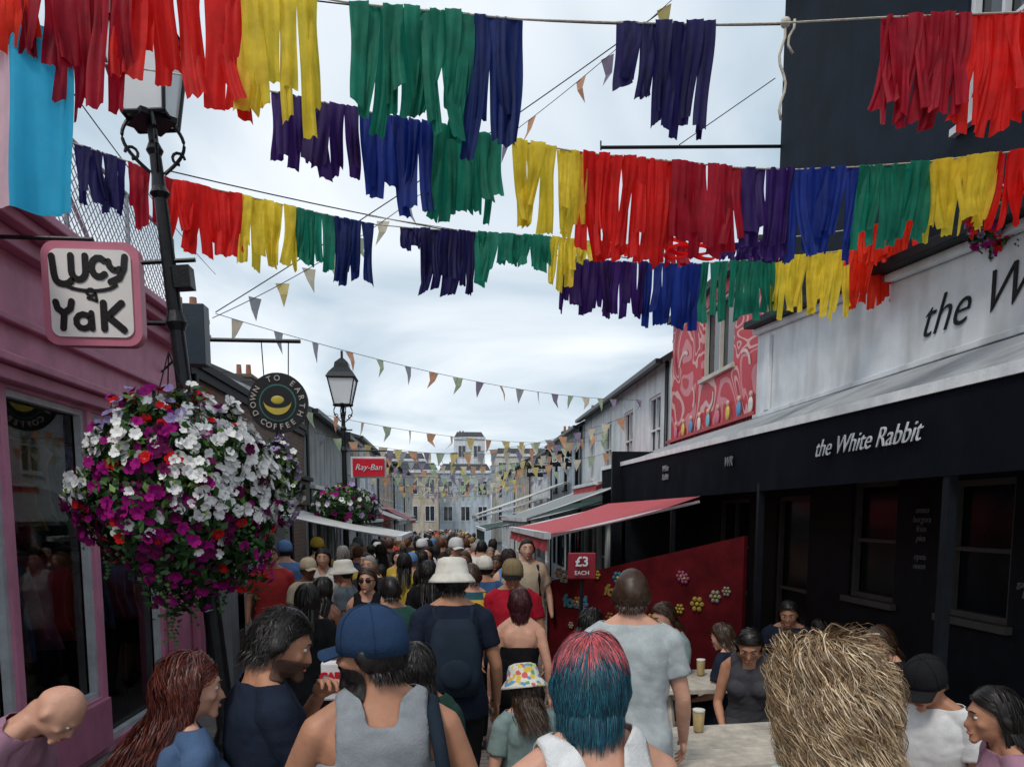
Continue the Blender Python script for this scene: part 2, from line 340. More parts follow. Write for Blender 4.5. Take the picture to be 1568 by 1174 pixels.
def pink_shop():
    e=empty('pink_shop'); m=M(); x=-3.1
    facade(m,x,1,1.5,9.25,-1,4.1,[(1.6,5.5,.45,2.95,1,1),(5.58,6.75,.45,2.95,1,1),(6.85,8.2,0,2.95,1,1)],pink,mat('grey_frame',(.5,.54,.57),.4),sg,sill=False)
    m.build('front_wall',e)
    m=M()
    m.bb((x+.1,1.5,2.98),(x+.002,9.25,3.08),pinkd); m.bb((x+.16,1.5,3.085),(x+.002,9.25,3.15),pinkd)
    m.bb((x+.06,1.5,3.4),(x+.002,9.25,3.46),pinkd)
    m.bb((x+.22,1.5,4.02),(x+.002,9.3,4.1),pinkd); m.bb((x+.3,1.5,4.105),(x-.3,9.3,4.18),pinkd); m.bb((x+.12,1.5,3.9),(x+.002,9.3,4.015),pinkd)
    for y in (8.3,9.05): m.bb((x+.1,y,-.2),(x+.003,y+.2,2.975),pinkd)
    m.bb((x+.05,1.6,.0),(x+.003,6.8,.44),pinkd)
    m.build('mouldings',e,bevel=.012)
    m=M(); m.bb((x-.14,1.5,-1),(x-.2,1.6,4.1),pink)
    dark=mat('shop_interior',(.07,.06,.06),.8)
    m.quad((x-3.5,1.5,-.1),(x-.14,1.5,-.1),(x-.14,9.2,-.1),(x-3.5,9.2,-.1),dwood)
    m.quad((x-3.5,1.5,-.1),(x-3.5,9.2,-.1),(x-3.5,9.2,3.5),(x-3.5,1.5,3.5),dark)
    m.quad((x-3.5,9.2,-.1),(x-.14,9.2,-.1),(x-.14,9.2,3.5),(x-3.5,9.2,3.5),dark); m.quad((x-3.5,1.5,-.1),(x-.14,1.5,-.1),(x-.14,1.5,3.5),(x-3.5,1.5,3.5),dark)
    m.bb((x-5,1.5,3.5),(x-.14,9.2,4.08),pink); m.build('interior_and_roof',e)
    k=M()
    cols=[(.65,.18,.27),(.12,.4,.42),(.6,.42,.12),(.7,.26,.38),(.12,.18,.38),(.6,.6,.55),(.55,.09,.12)]
    for xx,zz,n_ in ((x-.42,1.75,13),(x-.6,2.75,12)):
        k.tube([(xx,5.5,zz),(xx,8.2,zz)],.015,iron)
        for yy in (5.5,8.2): k.tube([(xx,yy,zz),(xx,yy,-.1)],.015,iron)
        for i in range(n_):
            y=5.65+i*.2; ci=(i*3+int(zz*3))%7; cmn=cloth('garment_%d'%ci,cols[ci],.1)
            L_=.65+.25*random.random(); rings=[]
            for t,ww in ((0,.05),(.06,.17),(.18,.24),(.3,.19),(.7,.22),(1,.27)):
                rings.append([(xx+ww*math.cos(a)+.02*math.sin(t*9+i),y+.035*math.sin(a)+.01*math.sin(a*5+i),zz-.03-L_*t) for a in [j*math.pi/6 for j in range(12)]])
            k.loft(rings,cmn)
    k.build('clothes_rails',e,smooth=True)
    k=M(); gm_=mat('galvanised',(.3,.32,.34),.4,.15,10,.1,metal=.6)
    y0,y1,z0,z1=5.4,9.0,4.18,5.15
    for y in (y0,6.6,7.8,y1): k.tube([(x,y,z0),(x,y,z1)],.022,gm_)
    for z in (z0+.05,z1): k.tube([(x,y0,z),(x,y1,z)],.02,gm_)
    d=.09; q=y0-1
    while q<y1:
        a=max(q,y0); b=min(q+(z1-z0),y1)
        if b>a:
            k.tube([(x,a,z0+(a-q)),(x,b,z0+(b-q))],.005,gm_,4); k.tube([(x,a,z1-(a-q)),(x,b,z1-(b-q))],.005,gm_,4)
        q+=d
    k.tube([(x,5.2,5.9),(x-.6,9,4.3)],.02,gm_)
    k.build('roof_railing',e)
pink_shop()
k=M(); k.bb((-3.09,9.8,-.4),(-2.85,10.15,3.3),lead); k.bb((-3.09,11.3,-.4),(-2.85,11.6,3.3),white); k.bb((-3.09,13.2,-.5),(-2.85,13.5,3.3),white); k.build('shop_pilaster',bevel=.01)
# ------------------------------------------------------------------ pub on the right
def pub():
    e=empty('dark_pub_building'); x=4.3; m=M()
    navy=mat('dark_blue_render',(.009,.016,.028),.75,.25,2,.15,dirt=.2,spec=.15)
    facade(m,x,-1,2.5,14.35,-1,3.4,[(2.7,3.6,1.0,2.35,2,2),(4.0,4.9,1.0,2.35,2,2),(5.35,6.1,1.2,2.35,1,2),(6.85,7.66,1.2,2.4,1,2),(8.6,9.5,-.05,2.3,1,2),(10.4,11.6,.9,2.3,2,2)],black,mat('dark_frame',(.07,.065,.06),.5),dpane)
    facade(m,x,-1,2.5,9.8,3.9,8.9,[(3.0,3.8,5.3,7.0,2,3),(4.3,5.1,5.3,7.0,2,3),(5.5,6.25,5.3,7.0,2,3)],navy,white)
    m.bb((x+.135,2.5,-1),(x+7,9.8,8.9),navy)
    m.quad((x,9.8,3.9),(x+.14,9.8,3.9),(x+.14,9.8,8.9),(x,9.8,8.9),navy)
    m.bb((x-.3,2.4,8.9),(x+7.1,9.95,9.05),navy); m.bb((x-.18,2.4,8.7),(x-.003,9.9,8.895),lead)
    m.build('walls',e)
    f=M()
    def sl(xa,xb,za,zb,dza,mt,y0=2.5,y1=10.1):
        f.hexa([(xa,y0,za),(xb,y0,za),(xb,y1,zb),(xa,y1,zb),(xa,y0,za+dza),(xb,y0,za+dza),(xb,y1,zb+dza),(xa,y1,zb+dza)],mt)
    f.hexa([(x-.09,2.5,3.44),(x-.003,2.5,3.44),(x-.003,10.1,3.44),(x-.09,10.1,3.44),(x-.09,2.5,3.9),(x-.003,2.5,3.9),(x-.003,10.1,4.5),(x-.09,10.1,4.5)],white)
    sl(x-.17,x-.003,3.903,4.503,.07,white); sl(x-.3,x-.0,3.976,4.576,.09,black)
    f.bb((x-.13,2.5,3.38),(x-.003,10.12,3.437),white)
    f.bb((x-.14,9.6,3.44),(x-.092,9.75,4.4),white)
    f.build('sign_fascia',e,bevel=.008)
    text('the White Rabbit',.47,(x-.1,4.85,3.76),FACE_L,black,e,off=-.006,shear=.4)
    a=M(); ab=mat('black_awning_fabric',(.006,.008,.013),.9,.2,3,.2,spec=.08)
    gp=mat('grey_awning_fabric',(.33,.35,.37),.7,.1,3,.15,dirt=.5)
    za,zb_=2.83,3.0
    zf=lambda y: za+(zb_-za)*(y-2.5)/12.4
    a.slab((3.1,2.5,za),(3.1,14.9,zb_),(4.28,14.9,3.43),(4.28,2.5,3.4),.02,gp)
    a.hexa([(3.04,2.5,za-.035),(3.13,2.5,za-.035),(3.13,14.92,zb_-.035),(3.04,14.92,zb_-.035),(3.04,2.5,za+.035),(3.13,2.5,za+.035),(3.13,14.92,zb_+.035),(3.04,14.92,zb_+.035)],mat('awning_white_bar',(.85,.87,.89),.35))
    zb=2.3; seg=40
    for i in range(seg):
        y0=2.5+12.4*i/seg; y1=2.5+12.4*(i+1)/seg
        w0=.012*math.sin(i*1.7); w1=.012*math.sin((i+1)*1.7)
        a.slab((3.07,y0,zf(y0)-.037),(3.07,y1,zf(y1)-.037),(3.1+w1,y1,zb),(3.1+w0,y0,zb),.012,ab)
    for y in (4.4,7.25,10.2,13.2): a.bb((3.09,y,gz(y)),(3.15,y+.06,2.75),black)
    for y in (2.6,5,7.5,10,12.4,14.8): a.tube([(3.14,y,2.8),(4.28,y,3.3)],.018,iron)
    a.build('awning',e)
    text('the White Rabbit',.2,(3.045,5.35,2.6),FACE_L,white,e,off=-.0015,shear=.4)
    text('White\nRabbit',.12,(3.045,10.4,2.66),FACE_L,lead,e,shear=.3); text('WR',.15,(3.045,8.0,2.64),FACE_L,lead,e,shear=.3)
    ch=mat('chalk',(.16,.16,.155),.9)
    text('menu\nburgers\nfries\npies\n\nopen\nnoon',.085,(x-.012,6.45,1.85),FACE_L,ch,e,shear=.2); text('garden\nbar',.08,(x-.012,5.15,1.5),FACE_L,ch,e,shear=.2)
    k=M(); k.bb((2.9,13.2,-1),(4.29,13.3,3.2),black); k.build('partition',e)
    r=M(); r.tube([S(920,226,9.8),(4.3,9.8,S(1187,224,9.8).z)],.022,iron); r.tube([S(1040,222,9.8),S(1187,120,9.8)],.006,iron)
    r.tube([S(920,216,9.8),S(920,230,9.8)],.01,iron); r.build('bracket_arm',e)
    r=M()
    pts=[S(1198+5*math.sin(i*1.1),30+i*14,4.6) for i in range(12)]
    r.tube(pts,.008,rope,6); pts=[S(1212+6*math.sin(i*1.4+1),30+i*13,4.6) for i in range(5)]; r.tube(pts,.008,rope,6)
    r.ell(tuple(S(1203,35,4.6)),(.03,.03,.03),rope); r.build('knotted_rope',e,smooth=True)
pub()
def mural():
    e=empty('mural_house'); x=4.3; m=M()
    mm=bpy.data.materials.new('mural_paint'); mm.use_nodes=True; n=mm.node_tree.nodes; L=mm.node_tree.links; b=n['Principled BSDF']; b.inputs['Roughness'].default_value=.6
    tc=n.new('ShaderNodeTexCoord'); nz=n.new('ShaderNodeTexNoise'); nz.inputs['Scale'].default_value=.8; nz.inputs['Detail'].default_value=.6; nz.inputs['Distortion'].default_value=1.8
    L.new(tc.outputs['Object'],nz.inputs['Vector']); cr=n.new('ShaderNodeValToRGB'); cr.color_ramp.interpolation='CONSTANT'; e_=cr.color_ramp.elements
    cols=[(0,(.5,.04,.06)),(.38,(.6,.22,.25)),(.45,(.52,.035,.055)),(.52,(.65,.38,.37)),(.56,(.48,.04,.06)),(.63,(.62,.33,.32)),(.67,(.4,.02,.045))]
    while len(e_)<7: e_.new(.5)
    for i,(p,c) in enumerate(cols): e_[i].position=p; e_[i].color=(*c,1)
    L.new(nz.outputs['Fac'],cr.inputs['Fac']); L.new(cr.outputs[0],b.inputs['Base Color'])
    facade(m,x,-1,10.15,14.35,3.4,5.7,[(11.2,12.6,4.35,5.5,2,1)],mm,cream)
    m.bb((x+.135,9.85,-1),(x+6,14.35,5.7),white); m.build('walls',e)
    r=M(); r.bb((x-.12,10.1,5.7),(x+6,14.38,5.82),slate); r.bb((x-.1,10.13,3.45),(x-.003,14.36,3.5),redp)
    dc=[(.7,.7,.65),(.1,.3,.55),(.6,.5,.1),(.65,.2,.3),(.2,.5,.6)]
    for i in range(9):
        y=10.4+i*.44; c=mat('mural_figure_%d'%(i%5),dc[i%5]); r.ell((x-.04,y,3.62),(.025,.07,.12),c); r.ell((x-.04,y,3.77),(.025,.045,.05),mat('mural_skin',(.6,.4,.33)))
    r.build('ledge',e)
    # pale painted shapes on the mural (leaf-like arcs)
    q=M(); t=mat('mural_pale',(.68,.5,.48),.6)
    for k,(yc,zc,rr,a0) in enumerate(((13.6,4.7,.35,.3),(13.2,4.1,.25,2.0),(10.8,4.2,.28,1.2),(10.7,5.1,.3,.1),(12.2,4.0,.2,2.8))):
        pts=[(x-.008-.001*k,yc+rr*math.cos(a0+i*.15),zc+rr*math.sin(a0+i*.15)) for i in range(14)]+[(x-.008-.001*k,yc+rr*.72*math.cos(a0+i*.15),zc+.03+rr*.72*math.sin(a0+i*.15)) for i in range(13,-1,-1)]
        q.add(pts,[(i,i+1,26-i,27-i) for i in range(13)],t)
    q.build('mural_shapes',e)
mural()
def board(name,u0,v0,u1,v1,y,bg_,fg,txt,size,bracket=None):
    a=S(u0,v0,y); b=S(u1,v1,y); e=empty(name); m=M(); m.bb((a.x,y-.03,b.z),(b.x,y+.03,a.z),bg_)
    if bracket is not None:
        m.tube([(bracket,y,a.z+.08),((a.x if bracket>b.x else b.x),y,a.z+.08)],.015,iron)
        for q in (a.x+.08,b.x-.08): m.tube([(q,y,a.z+.08),(q,y,a.z)],.008,iron)
    m.build('board',e,bevel=.012); text(txt,size,((a.x+b.x)/2,y-.036,(a.z+b.z)/2),FACE_CAM,fg,e,off=.003)
    return e
board('hanging_pub_sign',840,690,880,714,26,black,white,'Bars',.42,4.25)
board('hanging_pub_sign',807,712,838,730,30,black,white,'BURGER',.2,4.3)
redsign=mat('red_sign_paint',(.55,.012,.03),.3,.08,5,.05)
e=board('red_optician_sign',537,699,592,732,14,white,white,'',.1,None)
a=S(540,702,13.96); b=S(589,729,13.96); m=M(); m.bb((a.x,13.93,b.z),(b.x,13.965,a.z),redsign); m.build('face',e); text('Ray-Ban',.15,((a.x+b.x)/2,13.92,(a.z+b.z)/2),FACE_CAM,white,e,shear=.3)
def square_sign():
    e=empty('pink_shop_sign'); y=5.3; a=S(64,370,y); b=S(222,532,y)
    cx,cz=(a.x+b.x)/2,(a.z+b.z)/2; w,h=(b.x-a.x)/2,(a.z-b.z)/2
    def rr(w,h,r,n=8):
        out=[]
        for q,(sx,sz) in enumerate(((1,1),(-1,1),(-1,-1),(1,-1))):
            for i in range(n+1):
                t=math.pi/2*(q+i/n); out.append((sx*(w-r)+r*math.cos(t),sz*(h-r)+r*math.sin(t)))
        return out
    m=M(); cr_=mat('white_sign_face',(.85,.84,.8),.4,.03,3,.05); pf=mat('sign_pink_border',(.6,.2,.28),.4,.08,4,.05); bk=mat('sign_black',(.01,.01,.01),.4)
    P=rr(w,h,.09); m.loft([[(cx+p,y+.05,cz+q) for p,q in P],[(cx+p,y-.03,cz+q) for p,q in P]],pf)
    P=rr(w*.84,h*.84,.06); m.loft([[(cx+p,y-.028,cz+q) for p,q in P],[(cx+p,y-.04,cz+q) for p,q in P]],cr_)
    m.tube([(-3.1,y+.02,a.z+.03),(cx,y+.02,a.z+.03)],.014,iron); m.tube([(cx,y+.02,a.z+.03),(cx,y+.02,a.z-.02)],.01,iron)
    # hand drawn fat letters as round-ended strokes
    yy=y-.046
    def st(pts,r=.021):
        P3=[V((cx+px,yy,cz+pz)) for px,pz in pts]
        # flat ribbon stroke with round ends
        for i in range(len(P3)-1):
            d=(P3[i+1]-P3[i]); 
            if d.length<1e-6: continue
            d.normalize(); nn=V((-d.z,0,d.x))*r
            m.hexa([P3[i]-nn,P3[i]+nn,P3[i+1]+nn,P3[i+1]-nn]+[p+V((0,.004,0)) for p in (P3[i]-nn,P3[i]+nn,P3[i+1]+nn,P3[i+1]-nn)],bk)
        for j,p in enumerate(P3):
            o=V((0,-.0006*(j%3)-.0004,0)); m.loft([[p+o+V((r*math.cos(t*math.pi/6),.004,r*math.sin(t*math.pi/6))) for t in range(12)],[p+o+V((r*math.cos(t*math.pi/6),0,r*math.sin(t*math.pi/6))) for t in range(12)]],bk)
    def arc(x0,z0,rx,rz,a0,a1,n=9): return [(x0+rx*math.cos(rad(a0+(a1-a0)*i/n)),z0+rz*math.sin(rad(a0+(a1-a0)*i/n))) for i in range(n+1)]
    st([(-.235,.23),(-.225,.12)]+arc(-.165,.10,.055,.045,190,330))      # L
    st([(-.115,.235),(-.115,.14)]+arc(-.07,.14,.045,.055,180,360)+[(-.025,.235)],.021) # U
    st(arc(.06,.165,.048,.06,45,315),.021) # C
    st(arc(.165,.205,.045,.055,180,300)+[(.185,.15)],.02); st([(.225,.235),(.215,.16),(.185,.1),(.13,.075)],.021) # Y
    st(arc(.0,.07,.17,.055,195,345,10),.011)
    st(arc(0,.005,.026,.022,0,330),.009); st([(-.02,-.03),(.03,-.045)],.009); st([(.03,.0),(.036,-.05)],.008)
    st([(-.225,-.06),(-.215,-.1),(-.175,-.13),(-.135,-.1),(-.125,-.055)],.021); st([(-.175,-.13),(-.185,-.225)],.021) # Y
    st(arc(-.055,-.18,.048,.046,20,380,10),.019); st([(-.004,-.125),(.0,-.225)],.018) # a
    st([(.075,-.06),(.075,-.225)],.022); st([(.19,-.06),(.1,-.145),(.2,-.23)],.023) # K
    m.build('board',e)
square_sign()
def round_sign():
    e=empty('round_coffee_sign'); y=8.5; c=S(426,617,y); r=.325; m=M(); bk=mat('sign_charcoal',(.015,.018,.022),.5); yl=mat('sign_yellow',(.6,.5,.08),.5); gr=mat('sign_green',(.05,.2,.17),.5)
    def disc(rr,y0,y1,mm): m.loft([[(c.x+rr*math.cos(t*math.pi/20),y0,c.z+rr*math.sin(t*math.pi/20)) for t in range(40)],[(c.x+rr*math.cos(t*math.pi/20),y1,c.z+rr*math.sin(t*math.pi/20)) for t in range(40)]],mm)
    disc(r,y+.03,y-.02,bk); disc(.2,y-.015,y-.026,gr); disc(.185,y-.02,y-.03,bk)
    pts=[]
    for i in range(21):
        t=math.pi+math.pi*i/20; pts.append((c.x+.15*math.cos(t),y-.036,c.z+.02+.15*math.sin(t)))
    for i in range(21):
        t=2*math.pi-math.pi*i/20; pts.append((c.x+.15*math.cos(t),y-.036,c.z+.02+.08*math.sin(t)))
    m.add(pts,[list(range(42))],yl)
    m.ell((c.x,y-.03,c.z+.03),(.07,.008,.045),yl)
    az=S(426,522,y).z; m.tube([(-3.1,y,az),(S(460,520,y).x,y,az)],.022,iron); m.tube([(-3.1,y,az-.35),(-2.75,y,az-.02)],.012,iron)
    for q in (-.16,.13): m.tube([(c.x+q,y,az),(c.x+q*.9,y,c.z+.27)],.006,iron)
    m.build('board',e)
    s1='DOWN TO EARTH'
    for i,chh in enumerate(s1):
        t=rad(205-(230)*i/(len(s1)-1)); text(chh,.085,(c.x+.262*math.cos(t),y-.025,c.z+.262*math.sin(t)),(rad(90),-(t-math.pi/2),0),cream,e,off=.001)
    s2='COFFEE'
    for i,chh in enumerate(s2):
        t=rad(232+76*i/(len(s2)-1)); text(chh,.085,(c.x+.262*math.cos(t),y-.025,c.z+.262*math.sin(t)),(rad(90),-(t+math.pi/2),0),cream,e,off=.001)
round_sign()
# ------------------------------------------------------------------ lamps
def lamp(x,y,zg,base_w=.4):
    e=empty('street_lamp',(x,y,0)); m=M(); g0=gz(y)
    m.lathe((0,0,0),[(.12,g0),(.12,g0+.5),(.085,g0+.56),(.095,g0+.62),(.06,g0+.7),(.044,3.2),(.065,3.25),(.044,3.32),(.038,zg-.45),(.06,zg-.42),(.038,zg-.38),(.034,zg-.2),(.05,zg-.17),(.028,zg-.12),(.028,zg-.02)],iron,16)
    m.tube([(-.16,0,3.62),(.16,0,3.62)],.014,iron); m.bb((.03,-.05,3.45),(.13,.05,3.58),iron)
    for k in range(4):
        a=k*math.pi/2+.4; pts=[]
        for i in range(13):
            t=i/12; pts.append((math.cos(a)*(.04+.13*math.sin(t*math.pi*.8)),math.sin(a)*(.04+.13*math.sin(t*math.pi*.8)),zg-.3+.3*t))
        m.tube(pts,.011,iron,6)
        pts=[(math.cos(a)*(.13+.035*math.cos(q*.6)),math.sin(a)*(.13+.035*math.cos(q*.6)),zg-.2+.035*math.sin(q*.6)) for q in range(9)]
        m.tube(pts,.009,iron,6)
    wb,wt,h=base_w*.3,base_w*.5,.46
    m.lathe((0,0,0),[(wb*1.25,zg-.02),(wb*1.3,zg+.01),(wb*1.1,zg+.02)],iron,4)
    for k in range(4):
        a=math.pi/4+k*math.pi/2; a2=a+math.pi/2
        m.tube([(wb*1.4*math.cos(a),wb*1.4*math.sin(a),zg),(wt*1.4*math.cos(a),wt*1.4*math.sin(a),zg+h)],.012,iron,6)
        m.tube([(wt*1.4*math.cos(a),wt*1.4*math.sin(a),zg+h),(wt*1.4*math.cos(a2),wt*1.4*math.sin(a2),zg+h)],.015,iron,6)
        m.tube([(wb*1.4*math.cos(a),wb*1.4*math.sin(a),zg),(wb*1.4*math.cos(a2),wb*1.4*math.sin(a2),zg)],.012,iron,6)
    def sqr(r,z): return [(r*1.4*math.cos(math.pi/4+k*math.pi/2),r*1.4*math.sin(math.pi/4+k*math.pi/2),z) for k in range(4)]
    m.loft([sqr(wt*1.12,zg+h+.01),sqr(wt*.9,zg+h+.1),sqr(wt*.55,zg+h+.2),sqr(wt*.5,zg+h+.28),sqr(wt*.3,zg+h+.33),sqr(.02,zg+h+.38),sqr(.02,zg+h+.5)],iron)
    m.build('post',e,smooth=False)
    gmm=mat('lantern_glass',(.75,.79,.8),.15,.05,3,0); q=M(); q.loft([sqr(wb*.96,zg+.012),sqr(wt*.96,zg+h-.005)],gmm); q.build('lantern_glass_panes',e)
    return e
la=lamp(0,4.9,S(235,182,4.9).z,.4)
la.rotation_euler=(0,rad(-4.5),0); la.location=(S(283,600,4.9).x+math.tan(rad(4.5))*S(283,600,4.9).z,4.9,0)
l2=S(527,700,14); lamp(l2.x,14,S(522,620,14).z,.48)
m=M(); m.tube([(l2.x,14,S(537,690,14).z),(S(592,690,14).x,14,S(592,690,14).z)],.015,iron); m.build('sign_bracket')
m=M(); a=S(282,466,6.5); b=S(318,560,6.5); m.bb((a.x,6.45,b.z),(b.x,6.6,a.z),mat('speaker_blue_grey',(.03,.05,.07),.4)); m.tube([(-3.1,6.52,a.z-.15),(a.x,6.52,a.z-.15)],.02,iron); m.build('security_floodlight',bevel=.015)
# ------------------------------------------------------------------ flower baskets
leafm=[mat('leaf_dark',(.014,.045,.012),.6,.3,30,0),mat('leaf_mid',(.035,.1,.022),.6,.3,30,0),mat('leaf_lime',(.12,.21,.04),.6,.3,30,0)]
flm={'w':mat('petal_white',(.8,.79,.78),.7,.06,40,0,spec=.1),'m':mat('petal_magenta',(.32,.008,.17),.7,.25,40,0,spec=.1),'d':mat('petal_dark_magenta',(.1,.005,.05),.7,.25,40,0,spec=.1),'r':mat('petal_red',(.6,.014,.015),.7,.2,40,0,spec=.1),'l':mat('petal_lilac',(.4,.3,.55),.7,.2,40,0,spec=.1)}
def basket(name,c,rx,rz,nl,nf,seed,colf,fs=.03,trail=1):
    rnd=random.Random(seed); e=empty(name,c); m=M()
    m.lathe((0,0,0),[(.05,-rz*.6),(rx*.35,-rz*.45),(rx*.5,-rz*.1),(rx*.52,0),(rx*.45,.02)],dwood,16)
    for q in range(3):
        a=q*2.1; m.tube([(rx*.45*math.cos(a),rx*.45*math.sin(a),0),(0,0,rz*1.35)],.004,iron,4)
    m.build('planter',e)
    def surf():
        while 1:
            d=V((rnd.gauss(0,1),rnd.gauss(0,1),rnd.gauss(0,1)))
            if d.length>.1: break
        d.normalize(); k=.88+.26*noise.noise(d*2.0+V((seed,0,0)))+.14*noise.noise(d*5)
        droop=1+.2*max(0,-d.z)
        return d,V((d.x*rx*k+(.2*rx*max(0,-d.z)**2),d.y*rx*k,d.z*rz*k*droop))
    m=M()
    for i in range(nl):
        d,p=surf(); p=p*rnd.uniform(.72,1.02)
        if rnd.random()<.04: p=p*1.08+V((0,0,-.04))
        s=rnd.uniform(.018,.038)*fs/.03; nn=(d+V((rnd.gauss(0,.6),rnd.gauss(0,.6),rnd.gauss(0,.6)))).normalized()
        t=nn.cross(V((rnd.random()-.5,rnd.random()-.5,rnd.random()-.5))).normalized(); b=nn.cross(t)
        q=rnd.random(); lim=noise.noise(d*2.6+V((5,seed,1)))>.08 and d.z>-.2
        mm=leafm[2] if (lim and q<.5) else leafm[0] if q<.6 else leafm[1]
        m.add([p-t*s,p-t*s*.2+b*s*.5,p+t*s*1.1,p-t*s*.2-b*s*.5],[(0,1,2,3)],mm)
    for i in range(int(nl/160)):
        d,p=surf()
        if d.z>-.1: continue
        for k in range(9):
            q=p+V((rnd.gauss(0,.012),rnd.gauss(0,.012),-.022*k)); s=.016
            m.add([q,q+V((s,rnd.gauss(0,s),-s*.4)),q+V((s*.3,0,-s*1.4)),q+V((-s*.8,0,-s*.6))],[(0,1,2,3)],leafm[1])
    m.build('foliage',e)
    m=M()
    for i in range(nf):
        d,p=surf(); key=colf(d,rnd)
        if key is None: continue
        p=p*rnd.uniform(.95,1.06); nn=(d*1.0+V((rnd.gauss(0,.4),rnd.gauss(0,.4)-.2,rnd.gauss(0,.4)))).normalized()
        t=nn.cross(V((.3,.2,1))).normalized(); b=nn.cross(t); s=rnd.uniform(.65,1.25)*fs; o0=rnd.random()*6; cup=rnd.uniform(.05,.45)
        for k in range(5):
            a=o0+k*math.tau/5; dr=t*math.cos(a)+b*math.sin(a); sd_=t*-math.sin(a)+b*math.cos(a); tip=nn*s*(cup+rnd.uniform(-.1,.1))
            m.add([p-nn*s*.2,p+dr*s*.5-sd_*s*.45+tip*.4,p+dr*s*.9-sd_*s*.4+tip,p+dr*s*1.04+tip*.9,p+dr*s*.9+sd_*s*.4+tip,p+dr*s*.5+sd_*s*.45+tip*.4],[(0,1,2,3,4,5)],flm[key])
    m.build('flowers',e,smooth=False)
def colf1(d,r):
    k=noise.noise(d*2.4+V((3.3,1.2,8)))
    if d.z<-.6 and r.random()<.65: return None
    if ((d.x>.32 and d.z>-.3) or (d.x<-.6 and d.z>-.15) or (d.x<0 and .25<d.z<.6)) and r.random()<.78: return 'w'
    if d.z>.6: return r.choice(['w','r','m','l',None,None])
    if r.random()<.05: return 'r'
    if r.random()<.05: return 'w'
    if k>.12: return None if r.random()<.8 else 'd'
    return r.choice(['m','m','d'])
c=S(268,750,4.5); basket('hanging_flower_basket',tuple(c),.6,.58,13000,2300,3,colf1,fs=.031)
c=S(428,730,6.6); basket('hanging_flower_basket',tuple(c),.2,.35,1400,260,5,lambda d,r:r.choice(['l','l','w',None]),fs=.028)
c=S(530,773,13.9); basket('hanging_flower_basket',tuple(c),.64,.38,3000,300,9,lambda d,r:r.choice(['l','w','m',None,None]),fs=.05)
c=S(1535,335,5.6); basket('hanging_flower_basket',tuple(c),.3,.26,1300,260,11,lambda d,r:r.choice(['l','r','r','m',None]),fs=.033)
# ------------------------------------------------------------------ rag bunting
RC_={'red':(.68,.013,.01),'crimson':(.4,.006,.025),'orange':(.8,.035,.012),'yellow':(.82,.6,.05),'green':(.01,.21,.135),'navy':(.006,.022,.14),'blue':(.01,.035,.26),'indigo':(.015,.012,.09),'violet':(.04,.012,.13)}
rag={k:cloth('cloth_'+k,c,.42) for k,c in RC_.items()}
def ragline(name,pts,groups,seed=0):
    r=random.Random(seed); e=empty(name); m=M(); us=[p[0] for p in pts]
    def P(u):
        v=float(np.interp(u,us,[p[1] for p in pts])); y=float(np.interp(u,us,[p[2] for p in pts])); return S(u,v,y),v,y
    N=int((us[-1]-us[0])/18); cp=[P(us[0]+(us[-1]-us[0])*i/N)[0] for i in range(N+1)]
    m.tube(cp,.005,rope,5); m.build('cord',e)
    m=M()
    for (u0,u1,ck,b0,b1) in groups:
        A=P(u0)[0]; B=P(u1)[0]; wid=(B-A).length; nn=max(2,int(round(wid/.085))); ev=(B-A).normalized(); nr=ev.cross(V((0,0,1))).normalized()
        for lay in (0,1):
            for i in range(nn):
                if r.random()<.06 and nn>3: continue
                t=(i+.5+r.uniform(-.12,.12)+(.25 if lay else 0))/nn; t=min(t,1); u=u0+(u1-u0)*t; p,v,y=P(u); Lm=((b0+(b1-b0)*t)-v)/F*y*(r.uniform(.86,1.06) if lay==0 else r.uniform(.68,1.02))
                w=r.uniform(.065,.098); lean=r.gauss(-.03,.06); ph=r.random()*6; am=r.uniform(.002,.01); tw=r.gauss(0,.45); fd=r.uniform(-.02,.02); wid2=r.choice([.65,.85,.95,1.05])
                R=14; C=7; vs=[]; cut=r.uniform(-.4,.4); f1=r.uniform(1,2.2)
                for a in range(R):
                    s=a/(R-1); ang=tw*s+.2*math.sin(ph+s*3); ca,sa=math.cos(ang),math.sin(ang)
                    ww=w*(1+(wid2-1)*min(1,s*3)+.05*math.sin(s*7+ph))
                    cen=p+V((0,0,.006-Lm*s))+ev*(lean*s*s*Lm+am*math.sin(s*5+ph)*s)+nr*((lay-.5)*.02+am*2.2*math.sin(s*4+ph*2)+(.04*s*s*math.sin(ph)))
                    for b in range(C):
                        q=(b/(C-1)-.5); dpt=fd*math.cos(q*math.pi*2*f1+ph+s)*(.3+s*.8)+.003*math.sin(b*1.9+a*.7+ph)
                        z=0
                        if a==R-1: z=-(q*cut*w)+r.uniform(-.006,.006)
                        vs.append(cen+(ev*ca+nr*sa)*(q*ww)+nr*dpt+V((0,0,z)))
                m.add(vs,[(a*C+b,a*C+b+1,(a+1)*C+b+1,(a+1)*C+b) for a in range(R-1) for b in range(C-1)],rag[ck])
    m.build('cloth_strips',e,smooth=True)
ragline('rag_bunting',[(-140,-75,3.5),(0,-62,3.5),(300,-35,3.6),(520,-12,3.7),(700,-30,3.8)],
 [(-60,40,'orange',55,50),(20,95,'crimson',75,80),(88,130,'crimson',120,130),(120,200,'crimson',130,160),(165,225,'red',92,98),(225,300,'red',110,120),(312,368,'red',150,150),(362,420,'yellow',165,160),(415,486,'yellow',170,172)],1)
